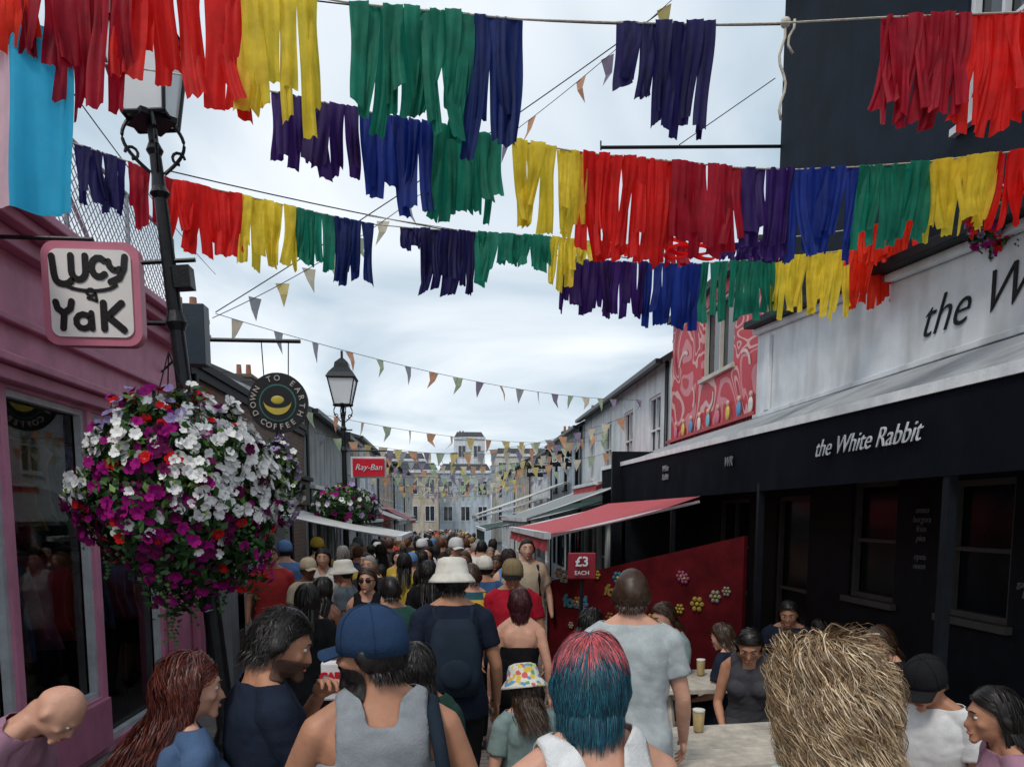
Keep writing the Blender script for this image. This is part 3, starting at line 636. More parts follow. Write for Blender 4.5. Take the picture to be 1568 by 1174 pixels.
ragline('rag_bunting',[(380,-25,4.0),(480,-5,4.0),(535,5,4.0),(795,30,4.1),(950,35,4.2),(1090,38,4.2),(1190,36,4.2),(1350,27,4.2),(1620,17,4.2)],
 [(533,600,'green',165,175),(590,660,'green',175,175),(650,722,'green',180,190),(720,795,'navy',208,208),(945,1000,'indigo',125,140),(1000,1088,'indigo',190,200),(1350,1480,'crimson',175,190),(1355,1478,'crimson',160,185),(1475,1620,'red',190,185)],2)
ragline('rag_bunting',[(-100,60,4.5),(300,118,4.5),(415,140,4.6),(545,168,4.6),(655,190,4.6),(785,215,4.7),(890,234,4.7),(1025,247,4.8),(1130,257,4.8),(1210,260,4.8),(1310,256,4.8),(1420,248,4.8),(1520,236,4.8),(1640,222,4.8)],
 [(415,480,'violet',238,245),(480,548,'violet',262,262),(545,600,'blue',270,300),(600,658,'blue',310,315),(655,785,'green',320,325),(785,892,'yellow',345,358),(888,1028,'red',390,395),(1022,1133,'crimson',372,380),(1130,1212,'violet',385,390),(1210,1312,'blue',392,388),(1310,1422,'green',375,372),(1418,1525,'yellow',362,350),(1520,1640,'red',348,330)],3)
ragline('rag_bunting',[(-20,190,5.2),(110,218,6.0),(195,247,6.1),(260,275,6.2),(362,297,6.3),(450,318,6.4),(565,343,6.5),(640,350,6.5),(725,355,6.6),(840,363,6.6),(910,370,6.7),(1000,377,6.7),(1110,376,6.7),(1300,352,6.7),(1480,318,6.7),(1600,290,6.7)],
 [(112,195,'indigo',302,325),(195,262,'crimson',330,345),(260,364,'red',375,388),(362,450,'yellow',395,402),(450,508,'green',390,415),(508,567,'navy',430,430),(614,645,'indigo',378,380),(640,725,'indigo',432,452),(725,760,'green',430,425),(765,842,'green',400,415),(838,880,'yellow',440,435),(880,912,'yellow',400,400),(910,1000,'red',395,398),(1000,1050,'crimson',400,410),(1100,1210,'violet',400,400),(1300,1412,'orange',400,395),(1420,1500,'orange',408,398)],4)
ragline('rag_bunting',[(560,330,6.9),(700,352,6.9),(855,392,7.0),(925,400,7.0),(985,402,7.0),(1070,404,7.0),(1180,396,7.0),(1300,383,7.0),(1410,368,7.0),(1560,335,7.0)],
 [(855,926,'violet',470,475),(925,988,'violet',482,485),(985,1072,'blue',500,500),(1070,1182,'green',488,485),(1180,1302,'yellow',485,482),(1300,1412,'orange',468,458)],5)
# red ribbon bow: two loops, knot, tails as folded ribbon
m=M(); c=S(1057,386,6.5)
for sx in (-1,1):
    for k,tilt in enumerate((.25,-.15)):
        vs=[]; R=17
        for i in range(R):
            t=i/(R-1)*math.tau; x_=sx*.115*(1-math.cos(t)); z_=.06*math.sin(t)*(1 if i<R/2 else .8)
            for q in (-1,0,1): vs.append((c.x+x_,c.y+q*.045-.02*k,c.z+z_+x_*sx*tilt+.006*q*q))
        m.add(vs,[(i*3+j,i*3+j+1,(i+1)*3+j+1,(i+1)*3+j) for i in range(R-1) for j in range(2)],rag['red'])
m.ell(tuple(c),(.035,.05,.035),rag['red'])
m.build('red_ribbon_bow',smooth=True)
pc=[cloth('pennant_cream',(.6,.55,.42),.4),cloth('pennant_peach',(.6,.33,.2),.4),cloth('pennant_mauve',(.28,.24,.33),.4),cloth('pennant_green',(.4,.48,.33),.4),cloth('pennant_yellow',(.6,.5,.2),.4),cloth('pennant_grey',(.35,.37,.4),.4)]
def pennants(a,b,sag,n,w,h,seed,skip=.0):
    a=V(a);b=V(b); r=random.Random(seed); m=M(); Pt=lambda t:a.lerp(b,t)+V((0,0,-sag*4*t*(1-t)))
    m.tube([Pt(i/24) for i in range(25)],.004,wire,4); ev=(b-a); ev.z=0; ev.normalize(); nr=ev.cross(V((0,0,1)))
    for i in range(n):
        if r.random()<skip: continue
        t=(i+.5)/n; p=Pt(t); sw=r.gauss(0,.25); tw=r.gauss(0,.4); e2=(ev*math.cos(tw)+nr*math.sin(tw))
        mid=p+V((0,0,-h*.5))+ev*sw*h*.3+nr*r.gauss(0,.03); tip=p+V((0,0,-h))+ev*sw*h+nr*r.gauss(0,.05)
        m.add([p-e2*w/2,p+e2*w/2,mid+e2*w*.26,tip,mid-e2*w*.26],[(0,1,2,4),(4,2,3)],pc[r.randrange(6)])
    m.build('pennant_bunting')
pennants(S(325,487,8),S(640,300,9),.08,8,.15,.24,1,.15); pennants(S(640,300,9),S(1040,-10,7),.1,11,.15,.24,2,.3)
pennants(S(330,480,9),S(985,612,17),.25,19,.17,.26,3,.1)
pennants((-3.0,12.5,3.9),(4.3,20,4.1),.3,18,.2,.28,6)
for i,y in enumerate((17,20,23,26.5,30,34,39,44,50)):
    pennants((-3.0,y,3.9+.1*(i%3)),(4.2,y+2.5*(-1)**i,4.3+.1*(i%2)),.55,22,.22,.3,20+i,.05)
    if i%2: pennants((-3.0,y+1,3.2),(4.2,y-1,3.7),.3,20,.22,.3,60+i,.05)
m=M()
for a,b in (((330,478,8.5),(1010,20,8.0)),((110,140,6),(330,420,14)),((260,262,7),(960,395,9)),((470,0,6),(1200,38,6))):
    A=S(*a);B=S(*b); m.tube([A.lerp(B,i/12)+V((0,0,-.25*i/12*(1-i/12))) for i in range(13)],.006,wire,4)
m.build('overhead_wires')
def flag():
    m=M(); R,C=26,30; y=3.55; fb=cloth('flag_light_blue',(.03,.42,.68),.4,.08); fp=cloth('flag_pink',(.75,.5,.56),.4,.08); vs=[]
    for a in range(R):
        for b in range(C):
            s=a/(R-1); t=b/(C-1); p0=S(-150,20,y); p1=S(112-8*s,45,y); z1=S(100,335,y).z; zt=S(100,50,y).z
            x=p0.x+(p1.x-p0.x)*t; z=zt+(z1-zt)*s+.03*math.sin(t*3)
            vs.append((x+.008*math.sin(s*5),y+.03*math.sin(t*16+s*1.5)*(0.4+s)+.015*math.sin(t*37),z))
    for a in range(R-1):
        for b in range(C-1):
            m.add([vs[a*C+b],vs[a*C+b+1],vs[(a+1)*C+b+1],vs[(a+1)*C+b]],[(0,1,2,3)],fb if b>=18 else fp)
    o=m.build('pride_flag',smooth=True)
    bm=bmesh.new(); bm.from_mesh(o.data); bmesh.ops.remove_doubles(bm,verts=bm.verts,dist=1e-5); bm.to_mesh(o.data); bm.free()
flag()
# ------------------------------------------------------------------ awnings and stalls
redaw=cloth('red_awning_cloth',(.65,.1,.12),.25,.1); whaw=cloth('white_awning_cloth',(.68,.68,.66),.25,.06); gyaw=cloth('grey_awning_cloth',(.3,.33,.34),.2,.1); graw=cloth('green_awning_cloth',(.01,.05,.035),.15,.2)
def awning(name,xf,xb,zf,zb,y0,y1,mt,val=.16,barm=white):
    e=empty(name); m=M(); N=max(6,int((y1-y0)/.35))
    for i in range(N):
        a=y0+(y1-y0)*i/N; b=y0+(y1-y0)*(i+1)/N
        for j in range(4):
            s0,s1=j/4,(j+1)/4; sg=lambda s:-.05*math.sin(math.pi*s)
            m.quad((xf+(xb-xf)*s0,a,zf+(zb-zf)*s0+sg(s0)),(xf+(xb-xf)*s0,b,zf+(zb-zf)*s0+sg(s0)),(xf+(xb-xf)*s1,b,zf+(zb-zf)*s1+sg(s1)),(xf+(xb-xf)*s1,a,zf+(zb-zf)*s1+sg(s1)),mt)
        o=.01 if i%2 else -.01
        m.quad((xf,a,zf-.04),(xf,b,zf-.04),(xf-.01+o,b,zf-.04-val),(xf-.01-o,a,zf-.04-val+.02),mt)
    m.build('fabric',e)
    m=M()
    m.bb((xf-.04,y0-.01,zf-.05),(xf+.04,y1+.01,zf+.02),barm)
    for y in (y0+.05,y1-.05): m.tube([(xf,y,zf-.03),(xb,y,zb-.06)],.018,barm)
    m.build('frame',e)
awning('red_awning',S(838,822,8).x,2.75,S(838,818,8).z,S(1035,762,8).z+.02,8,12.8,redaw)
awning('grey_awning',1.35,4.28,2.0,3.1,13.5,19,gyaw,.1)
awning('red_awning',3.0,4.25,2.75,3.1,15.2,18,redaw,.2)
awning('white_awning',.9,4.2,2.1,3.3,26,31,whaw); awning('green_awning',.9,4.2,1.7,2.5,19.6,25.5,graw,.9); awning('grey_awning',1.2,4.2,2.0,2.9,32,38,gyaw)
awning('white_awning',-.75,-3.08,S(632,822,11).z,S(430,785,11).z+.15,11,14.2,whaw,.05)
awning('green_awning',-1.9,-3.08,1.95,2.6,17,21,graw); awning('white_awning',-1.7,-3.08,1.95,2.5,25,29,whaw); awning('red_awning',-1.8,-3.08,1.9,2.5,34,39,redaw)
def stall():
    e=empty('painted_food_stall'); A=S(1140,820,6.8); B=S(838,890,8.9); m=M(); rp=mat('stall_red',(.085,.005,.008),.7,.3,4,.1,spec=.1)
    a0=V((A.x,A.y,gz(7))); b0=V((B.x,B.y,gz(9))); d=(b0-a0).normalized(); nn=V((d.y,-d.x,0))
    if nn.y>0: nn=-nn
    m.hexa([a0,b0,b0-nn*.06,a0-nn*.06,A,B,B-nn*.06,A-nn*.06],rp); m.build('counter_front',e)
    rz=math.atan2(-d.y,-d.x)
    cols=[(.3,.22,.03),(.02,.14,.22),(.22,.22,.19),(.25,.05,.12),(.22,.08,.02)]
    def at(t,z,o=.012):
        p=a0.lerp(b0,t)+nn*o; return V((p.x,p.y,z))
    text('for soul',.17,at(.55,1.2),(rad(90),.12,rz),mat('stall_letter_yellow',(.22,.14,.03)),e,off=.008,shear=.2); text('food',.2,at(.82,1.05),(rad(90),0,rz),mat('stall_letter_teal',(.04,.16,.2)),e,off=.01)
    f=M(); r=random.Random(3)
    for i in range(24):
        c=at(r.uniform(.05,.95),r.uniform(.7,1.45),.02); mm=mat('stall_flower_%d'%(i%5),cols[i%5]); q=r.uniform(.025,.06)
        for k in range(6):
            a=k*math.tau/6; f.ell((c.x-d.x*q*math.cos(a),c.y-d.y*q*math.cos(a),c.z+q*math.sin(a)),(q*.45,.012,q*.45),mm,n=8,k=5)
        f.ell(tuple(c),(q*.4,.02,q*.4),mat('stall_flower_centre',(.4,.27,.03)),n=8,k=5)
    f.build('painted_flowers',e)
stall()
e=board('price_sign',870,846,912,886,7.6,mat('price_red',(.25,.01,.025),.4),white,'',.1); a=S(891,860,7.54); text('£3',.14,tuple(a),FACE_CAM,white,e,off=.003); text('EACH',.06,tuple(S(891,877,7.54)),FACE_CAM,white,e)
m=M(); p=S(891,886,7.6); m.tube([(p.x,7.62,p.z),(p.x,7.62,gz(7.6))],.02,iron); m.build('price_sign_post')
e=board('poster_stand',492,1012,530,1070,3.5,mat('poster_white',(.62,.6,.6)),redsign,'CAFE\nSALE',.05); p=S(510,1070,3.5); m=M(); m.tube([(p.x,3.52,p.z),(p.x,3.52,0)],.015,iron); m.build('stand_post',e)
def picnic(x,y,rot=0,l=1.7):
    e=empty('picnic_table',(x,y,gz(y))); e.rotation_euler=(0,0,rot); m=M()
    for i in range(5): m.bb((-.37+i*.15,-l/2,.72),(-.37+i*.15+.138,l/2,.76),wood)
    for sx in (-1,1):
        for i in range(2): m.bb((sx*.62+i*.14-.14,-l/2,.43),(sx*.62+i*.14-.01,l/2,.465),wood)
    for yy in (-l/2+.25,l/2-.25):
        m.bb((-.7,yy-.02,.38),(.7,yy+.02,.427),wood); m.bb((-.36,yy-.02,.66),(.36,yy+.02,.717),wood)
        for sx in (-1,1): m.tube([(sx*.22,yy+.04,.7),(sx*.5,yy+.04,0)],.035,wood,4)
    m.build('table',e,bevel=.006); return e
picnic(1.9,4.1,rad(-84)); picnic(2.35,5.9,rad(92)); picnic(3.6,3.2,0)
gl=M(); gls=mat('beer_glass',(.4,.3,.14),.1,.2,10,0); foam=mat('beer_foam',(.7,.68,.6),.6,.1,10,0)
for (gx,gy) in ((1.5,4.3),(1.95,4.2),(2.2,4.0),(2.4,5.9),(2.1,6.0)):
    gl.lathe((gx,gy,gz(gy)+.765),[(.028,0),(.03,.01),(.037,.12),(.036,.121)],gls,14); gl.lathe((gx,gy,gz(gy)+.765),[(.036,.122),(.038,.14),(.03,.142)],foam,14)
gl.build('beer_glasses',smooth=True)
# ------------------------------------------------------------------ PEOPLE
SK={'light':mat('skin_light',(.62,.33,.23),.48,.1,14,.1,spec=.35),'tan':mat('skin_tan',(.45,.215,.13),.48,.1,14,.1,spec=.35),'brown':mat('skin_brown',(.17,.075,.045),.48,.1,14,.1,spec=.35)}
eyew=mat('eye_white',(.6,.58,.55),.3,.02,5,0); eyed=mat('eye_iris',(.03,.02,.015),.2,.02,5,0); lipm=mat('lips',(.42,.13,.1),.5,.1,20,0)
def evalmesh(m,vox,sm=3):
    o=m.build('tmp'); r=o.modifiers.new('r','REMESH'); r.mode='VOXEL'; r.voxel_size=vox; r.use_smooth_shade=True
    s=o.modifiers.new('s','SMOOTH'); s.factor=.5; s.iterations=sm
    dg=bpy.context.evaluated_depsgraph_get(); ev=o.evaluated_get(dg); me=bpy.data.meshes.new_from_object(ev)
    old=o.data; bpy.data.objects.remove(o); bpy.data.meshes.remove(old); return me
def cone(m,a,b,r0,r1,mt,n=14):
    a=V(a);b=V(b); m.tube([a,b],[r0,r1],mt,n)
def chain(m,ps,rs,mt):
    for i in range(len(ps)-1): cone(m,ps[i],ps[i+1],rs[i],rs[i+1],mt)
    for p,r in zip(ps,rs): m.ell(tuple(p),(r,r,r),mt,n=14,k=8)
_hc={}
def handmesh(skin,curl):
    key=(skin,curl)
    if key in _hc: return _hc[key]
    mt=SK[skin]; m=M(); m.ell((0,0,-.055),(.016,.042,.052),mt); m.ell((.002,.018,-.035),(.018,.022,.03),mt); cone(m,(0,0,.03),(0,0,-.03),.025,.022,mt)
    for y,l in ((-.032,.055),(-.011,.07),(.011,.076),(.032,.068)):
        p=V((0,y,-.088)); a=curl*.35; ps=[V((0,y*.8,-.07)),p]
        for k,fr in enumerate((.45,.32,.23)):
            a+=curl*(.5 if k else .25); p=p+V((math.sin(a)*l*fr,y*.06,-math.cos(a)*l*fr)); ps.append(p)
        chain(m,ps,[.0095,.0092,.0085,.0078,.0065],mt)
    chain(m,[V((0,.025,-.025)),V((.008,.05,-.05)),V((.014,.062,-.075)),V((.02,.062,-.095))],[.014,.0115,.01,.0085],mt)
    me=evalmesh(m,.0045,2); me.materials.clear(); me.materials.append(mt); _hc[key]=me; return me
SCX=[-1,-.3,.1,.45,.8,1]; SCY=[-.62,-.52,0,.42,.62,.7]
ER=V((.082,.103,.125))
def human(name,pos=None,face=0,fem=False,skin='light',lean=0,seated=False,hy=0,hp=0,arms=None,shirt=('tee',black),pants=black,pl=.95,hair=None,hat=None,
          vox=.011,step=.06,pack=None,sling=None,faceparts=True,beard=None,fat=1.0,onemesh=False,glasses=False,seed=0,wr=.009,hands=True):
    """pos = (head-top world position). returns empty"""
    mt=SK[skin] if isinstance(skin,str) else skin; kf=.87 if fem else 1.0
    hz=.50 if seated else .93
    U=Matrix.Translation((0,0,hz))@Matrix.Rotation(-lean,4,'X')@Matrix.Translation((0,0,-.93))
    HM=U@Matrix.Translation((0,0,1.52))@Matrix.Rotation(hy,4,'Z')@Matrix.Rotation(-hp,4,'X')@Matrix.Translation((0,.018,.112))
    m=M(); n=20; rings=[]
    prof=[(.80,.13,.10,0),(.85,.168,.12,-.005),(.93,.172,.125,-.01),(1.02,.155,.11,-.002),(1.11,.146,.102,0),(1.21,.16,.112,.003),(1.31,.176,.12,.003),(1.38,.178,.112,-.002),(1.43,.155,.09,-.006),(1.47,.105,.07,-.008),(1.50,.066,.06,-.006),(1.55,.056,.056,.002),(1.60,.055,.058,.008)]
    for z,rx,ry,yo in prof:
        if fem: rx*=np.interp(z,[.8,.95,1.11,1.3,1.45,1.6],[1.02,1.02,.86,.86,.84,.84]); ry*=np.interp(z,[.8,.95,1.11,1.3,1.6],[1.04,1.0,.86,.9,.86])
        f2=fat if z<1.45 else 1
        rings.append([U@V((rx*f2*math.copysign(abs(math.cos(a))**.85,math.cos(a)),ry*f2*math.sin(a)+yo,z)) for a in [j*math.tau/n for j in range(n)]])
    if seated:
        rings[0]=[U@V((.15*math.cos(j*math.tau/n),.1*math.sin(j*math.tau/n),.86)) for j in range(n)]; rings.pop(1)
    m.loft(rings,mt)
    if fem:
        for sx in (-1,1): m.ell((sx*.075,.085,1.285),(.06,.05,.058),mt,T=U)
    for sx in (-1,1):
        m.ell((sx*.085*kf,-.07,1.36),(.06,.035,.08),mt,T=U); cone(m,U@V((sx*.03,-.005,1.525)),U@V((sx*.165*kf,-.002,1.425)),.035,.045,mt)
    bones=[]
    def B(lab,a,b,r0,r1): bones.append((lab,V(a),V(b),r0,r1))
    for sx in (-1,1): B('torso',U@V((sx*.075*kf,0,1.0)),U@V((sx*.09*kf,0,1.40)),.1,.1)
    B('torso',U@V((-.1*kf,0,1.42)),U@V((.1*kf,0,1.42)),.07,.07)
    B('pelvis',U@V((-.07,0,.9)),U@V((.07,0,.9)),.11,.11)
    B('neck',U@V((0,0,1.49)),U@V((0,.01,1.56)),.055,.055); B('head',HM@V((0,0,-.04)),HM@V((0,0,.04)),.085,.085)
    A=arms or {}
    wrists=[]
    for i,sx in enumerate((-1,1)):
        sh=V((sx*.182*kf,-.005,1.405)); d=A.get(sx,None)
        if d is None:
            if seated: el=V((sx*.25*kf,.06,1.14)); wr_=V((sx*.16,.30,1.08))
            else:
                sg=.05*math.sin(seed+i*3); el=V((sx*(.235*kf+.02),-.035+sg,1.13)); wr_=V((sx*(.25*kf+.02),.04+sg*2,.89))
        else: el,wr_=V(d[0]),V(d[1])
        sh,el,wr_=U@sh,U@el,U@wr_
        chain(m,[sh,sh.lerp(el,.35),el],[.054*kf,.05*kf,.039*kf],mt); chain(m,[el,el.lerp(wr_,.3),wr_],[.039*kf,.04*kf,.026*kf],mt)
        B('ua',sh,el,.055,.042); B('fa',el,wr_,.042,.028); wrists.append((sx,el,wr_,A.get(sx)[2] if d is not None and len(d)>2 else .6))
    for i,sx in enumerate((-1,1)):
        hp_=V((sx*.09,0,hz-.02))
        if seated: kn=V((sx*.11,.43,.50)); an=V((sx*.11,.40,.085))
        else:
            q=step*(1 if i else -1); kn=V((sx*.095,q*.6+.01,.49)); an=V((sx*.09,q*1.1-.03,.085))
        chain(m,[hp_,hp_.lerp(kn,.4),kn],[.09,.082,.056],mt); chain(m,[kn,kn.lerp(an,.3),an],[.054,.056,.036],mt)
        m.ell((an.x,an.y+.06,.04),(.045,.13,.038),mt); cone(m,an,an-V((0,.01,.04)),.036,.035,mt)
        B('thigh',hp_,kn,.085,.058); B('shin',kn,an,.055,.038); B('foot',an-V((0,.03,.04)),an+V((0,.14,-.045)),.045,.04)
    hr=[]
    for i in range(15):
        a=-math.pi/2+math.pi*i/14; a=max(min(a,1.52),-1.52); zz=math.sin(a); c=math.cos(a); ring=[]
        for j in range(24):
            b=j*math.tau/24; x=.076*c*math.cos(b); y=.097*c*math.sin(b); z=.118*zz
            if zz<0: x*=1-.22*(-zz)**1.2
            if zz<0 and y<0: y*=1-.4*(-zz)
            if zz<-.2 and y>0: y*=1+.22*(-zz)**1.0
            if zz<-.5: x*=1.12
            ring.append(HM@V((x,y,z)))
        hr.append(ring)
    m.loft(hr,mt)
    m.tube([HM@V((0,.09,.02)),HM@V((0,.104,-.008)),HM@V((0,.118,-.03)),HM@V((0,.1,-.042))],[.008,.011,.015,.009],mt,8)
    m.ell((0,.088,.03),(.05,.014,.012),mt,T=HM); m.ell((0,.094,-.095),(.026,.018,.02),mt,T=HM)
    for sx in (-1,1):
        m.ell((sx*.079,-.008,-.012),(.011,.019,.032),mt,T=HM); m.ell((sx*.042,.068,-.022),(.026,.022,.02),mt,T=HM)
    m.ell((0,.1,-.062),(.024,.012,.009),mt,T=HM)
    me=evalmesh(m,vox,3)
    if not me.materials: me.materials.append(mt)
    N=len(me.vertices); co=np.empty(N*3); me.vertices.foreach_get('co',co); co=co.reshape(-1,3)
    no=np.array([v.normal[:] for v in me.vertices])
    fcs=[tuple(p.vertices) for p in me.polygons]
    fc=np.array([co[list(f)].mean(0) for f in fcs])
    best=np.full(len(fc),9.); lab=np.zeros(len(fc),int); tt=np.zeros(len(fc)); labs=[b[0] for b in bones]
    for i,(l,a,b,r0,r1) in enumerate(bones):
        a=np.array(a);b=np.array(b); d=b-a; t=np.clip(((fc-a)@d)/max(d@d,1e-9),0,1); dist=np.linalg.norm(fc-(a+t[:,None]*d),axis=1)-(r0+(r1-r0)*t)
        q=dist<best; best[q]=dist[q]; lab[q]=i; tt[q]=t[q]
    ln=np.array(labs)[lab]
    def inv(Mx,P):
        I=np.array(Mx.inverted()); return P@I[:3,:3].T+I[:3,3]
    uf=inv(U,fc); hf=inv(HM,fc)
    parts=[]
    def sub(mask,off,wrk,mtl,nm,fr=14,vfun=None,solid=.004):
        idx=np.nonzero(mask)[0]
        if len(idx)<4: return
        mp={}; vs=[]; ff=[]
        for fi in idx:
            f=[]
            for vi in fcs[fi]:
                if vi not in mp: mp[vi]=len(vs); vs.append(vi)
                f.append(mp[vi])
            ff.append(f)
        P=co[vs].copy(); Nn=no[vs]
        ec=Counter()
        for f in ff:
            for a,b in zip(f,f[1:]+f[:1]): ec[(min(a,b),max(a,b))]+=1
        nb={}
        for (a,b),c in ec.items():
            if c==1: nb.setdefault(a,[]).append(b); nb.setdefault(b,[]).append(a)
        for _ in range(8):
            new={a:P[a]*.4+P[bs].mean(0)*.6 for a,bs in nb.items()}
            for a,p in new.items(): P[a]=p
        ofs=np.full(len(P),off)
        if vfun is not None: ofs=ofs+vfun(P)
        if wrk>0: ofs=ofs+np.array([wrk*noise.noise(V((p[0]*fr+seed*3,p[1]*fr,p[2]*fr*.55))) + wrk*.8*abs(noise.noise(V((p[0]*fr*1.6+p[2]*14,p[1]*fr*1.6,p[2]*fr*1.2+seed)))) for p in P])
        P=P+Nn*ofs[:,None]
        parts.append((P.tolist(),ff,mtl,nm,solid))
    st,sm_=shirt; ux,uz=np.abs(uf[:,0]),uf[:,2]; arm=(ln=='ua')|(ln=='fa')
    tor=(ln=='torso')|(ln=='pelvis')|(ln=='thigh')&(uz>.80)
    if st in('tee','polo','long'):
        sl={'tee':.58,'polo':.6,'long':2}[st]
        msk=((tor|(ln=='neck'))&(uz<1.488))|((ln=='ua')&(tt<sl))|((ln=='fa')&(sl>1)&(tt<.93))
        msk&=(uz>.84) | arm
    elif st=='tank': msk=tor&(uz>.84)&((uz<1.33)|((ux<.125)&(ux>.045)&(uz<1.52))|((ux<=.05)&(uz<1.43)))
    elif st=='strapless': msk=tor&(uz<1.30)&(uz>.84)
    elif st=='dress': msk=(tor&(uz>.84)&((uz<1.36)|((ux<.1)&(ux>.05))))|((ln=='thigh'))
    def vf(P):
        q=inv(U,P)[:,2]; return np.interp(q,[.8,1.0,1.15,1.35],[.022,.014,.01,0]) if st in('tee','polo','long') else np.interp(q,[.8,1.1,1.3],[.012,.006,0])
    sub(msk,.010 if st!='strapless' else .006,wr,sm_,'shirt',vfun=vf)
    leg=(ln=='thigh')|(ln=='pelvis')|((ln=='shin')&(tt<(pl-.5)*2 if pl>.5 else False))
    if pl<=.5: leg=((ln=='thigh')&(tt<pl*2))|(ln=='pelvis')
    leg|=(ln=='torso')&(uz<1.0)
    sub(leg,.007,.006,pants,'trousers')
    sub(ln=='foot',.006,0,mat('shoe_dark',(.04,.04,.045),.5),'shoes')
    hn=hf/np.array([.08,.1,.12]); hn=hn/np.maximum(np.linalg.norm(hn,axis=1),1e-6)[:,None]
    nearhead=np.linalg.norm(hf,axis=1)<.16
    if hair:
        hm=hair['mat'] if not isinstance(hair['mat'],list) else hair['mat'][0]
        hm=hair.get('base',hm)
        sc_=nearhead&(hn[:,2]>np.interp(hn[:,1],SCX,SCY))&(np.abs(hf[:,0])<.1)
        if hair.get('th',.008)>0: sub(sc_,hair.get('th',.008),hair.get('rough',.004),hm,'hair',fr=32)
    if beard:
        bd=nearhead&(hf[:,2]<-.035)&(hf[:,1]>.0)&(hf[:,2]>-.14)&~((np.abs(hf[:,0])<.02)&(hf[:,2]>-.068)&(hf[:,2]<-.055))
        sub(bd,.004,.005,beard,'beard',fr=60,solid=.002)
    ex=M()
    if faceparts:
        for sx in (-1,1):
            ex.ell((sx*.031,.083,.008),(.014,.01,.0085),eyew,T=HM,n=10,k=6); ex.ell((sx*.031,.091,.008),(.006,.004,.006),eyed,T=HM,n=8,k=5)
            if hair or hat: ex.tube([HM@V((sx*.013,.1,.03)),HM@V((sx*.03,.098,.036)),HM@V((sx*.05,.086,.03))],[.003,.004,.002],hair['mat'] if hair and not isinstance(hair['mat'],list) else eyed,6)
        ex.ell((0,.108,-.0625),(.024,.008,.0065),lipm,T=HM,n=12,k=6)
    if glasses:
        for sx in (-1,1): ex.ell((sx*.033,.1,.008),(.028,.006,.022),eyed,T=HM); ex.tube([HM@V((sx*.06,.095,.012)),HM@V((sx*.083,.0,.005))],.003,eyed,6)
    if hair and hair.get('n',0):
        r=random.Random(seed+5); mts=hair['mat'] if isinstance(hair['mat'],list) else [hair['mat']]; mf=hair.get('mf')
        Lh=hair['len']; cu=hair.get('curl',0); gr=hair.get('grav',.35); wd=hair.get('w',.003); vol=hair.get('vol',1.06); lyr=hair.get('lay',.12); mess=hair.get('mess',.12); jit=hair.get('jit',.45)
        cnt=0; GC={}
        while cnt<hair['n']:
            d=V((r.gauss(0,1),r.gauss(0,1),r.gauss(0,1))); d.normalize()
            if d.z<np.interp(d.y,SCX,SCY): continue
            if hat and d.z>.12: continue
            cnt+=1
            ck=(round(d.x*6),round(d.y*6),round(d.z*6))
            if ck not in GC: GC[ck]=(r.random()*6.28,r.uniform(.7,1.3),r.uniform(0,1))
            ph,cs,cl=GC[ck]; ph+=r.gauss(0,jit); T_=vol+lyr*(.45*cl+.55*r.random())
            ll=Lh*r.uniform(.7,1.08)*(.85+.3*cl); K=max(4,int(ll/.013)); st_=ll/K
            p=V((d.x*ER.x,d.y*ER.y,d.z*ER.z))*1.0; hd=d.copy(); pts=[]; fw=hair.get('freq',1)*.42*cs
            sgn=1 if (d.x+.02)>=0 else -1; fell=False
            for k in range(K+1):
                t=k/K; q=p.copy()
                if cu:
                    am=cu*cs*min(1,(k*st_)/.07)
                    q=q+V((math.cos(ph+k*fw),math.sin(ph+k*fw),.5*math.sin(ph*2+k*fw)))*am
                pts.append(q)
                nrm=V((p.x/ER.x**2,p.y/ER.y**2,p.z/ER.z**2)).normalized()
                if p.z>-.045 and not fell:
                    if p.y>.02: fl=V((sgn*.9,-.75,-.55))
                    else: fl=V((sgn*.15+nrm.x*.5,-.15+nrm.y*.4,-1))
                    fl=fl+V((r.gauss(0,mess),r.gauss(0,mess),r.gauss(0,mess)))
                    tgv=fl-nrm*fl.dot(nrm); tgv.normalize(); hd=(hd*.35+tgv*.65).normalized(); p=p+hd*st_
                    l=V((p.x/ER.x,p.y/ER.y,p.z/ER.z)).length; tl=1.0+(T_-1.0)*min(1,((k+1)*st_)/.06)
                    p=p*(tl/l)
                else:
                    fell=True; hd=(hd*(1-gr)+V((r.gauss(0,.12),-.12+r.gauss(0,.12),-1))*gr).normalized(); p=p+hd*st_
                    rr_=math.hypot(p.x,p.y+.01); mn=.07
                    if rr_<mn: p.x*=mn/rr_; p.y*=mn/rr_
                    if hair.get('nape') : p.x*=.95; p.y=p.y*.95-.001
                    elif p.z<-.12 and p.y<.02: p.y-=.006
            mi_=mts[0] if mf is None else mts[mf(d,r)]
            vs=[]; jx=V((r.gauss(0,.3),r.gauss(0,.3),0)); ww0=wd*r.uniform(.6,1.25)
            for k,q in enumerate(pts):
                tg=(pts[min(k+1,K)]-pts[max(k-1,0)])
                if tg.length<1e-6: tg=V((0,0,-1))
                tg.normalize(); sdv=tg.cross(V((q.x,q.y,q.z*.4)).normalized()+jx)
                if sdv.length<1e-4: sdv=V((1,0,0))
                sdv.normalize(); ww=ww0*(1-.75*(k/K)**2); vs+= [HM@(q-sdv*ww),HM@(q+sdv*ww)]
            ex.add(vs,[(2*k,2*k+1,2*k+3,2*k+2) for k in range(K)],mi_)
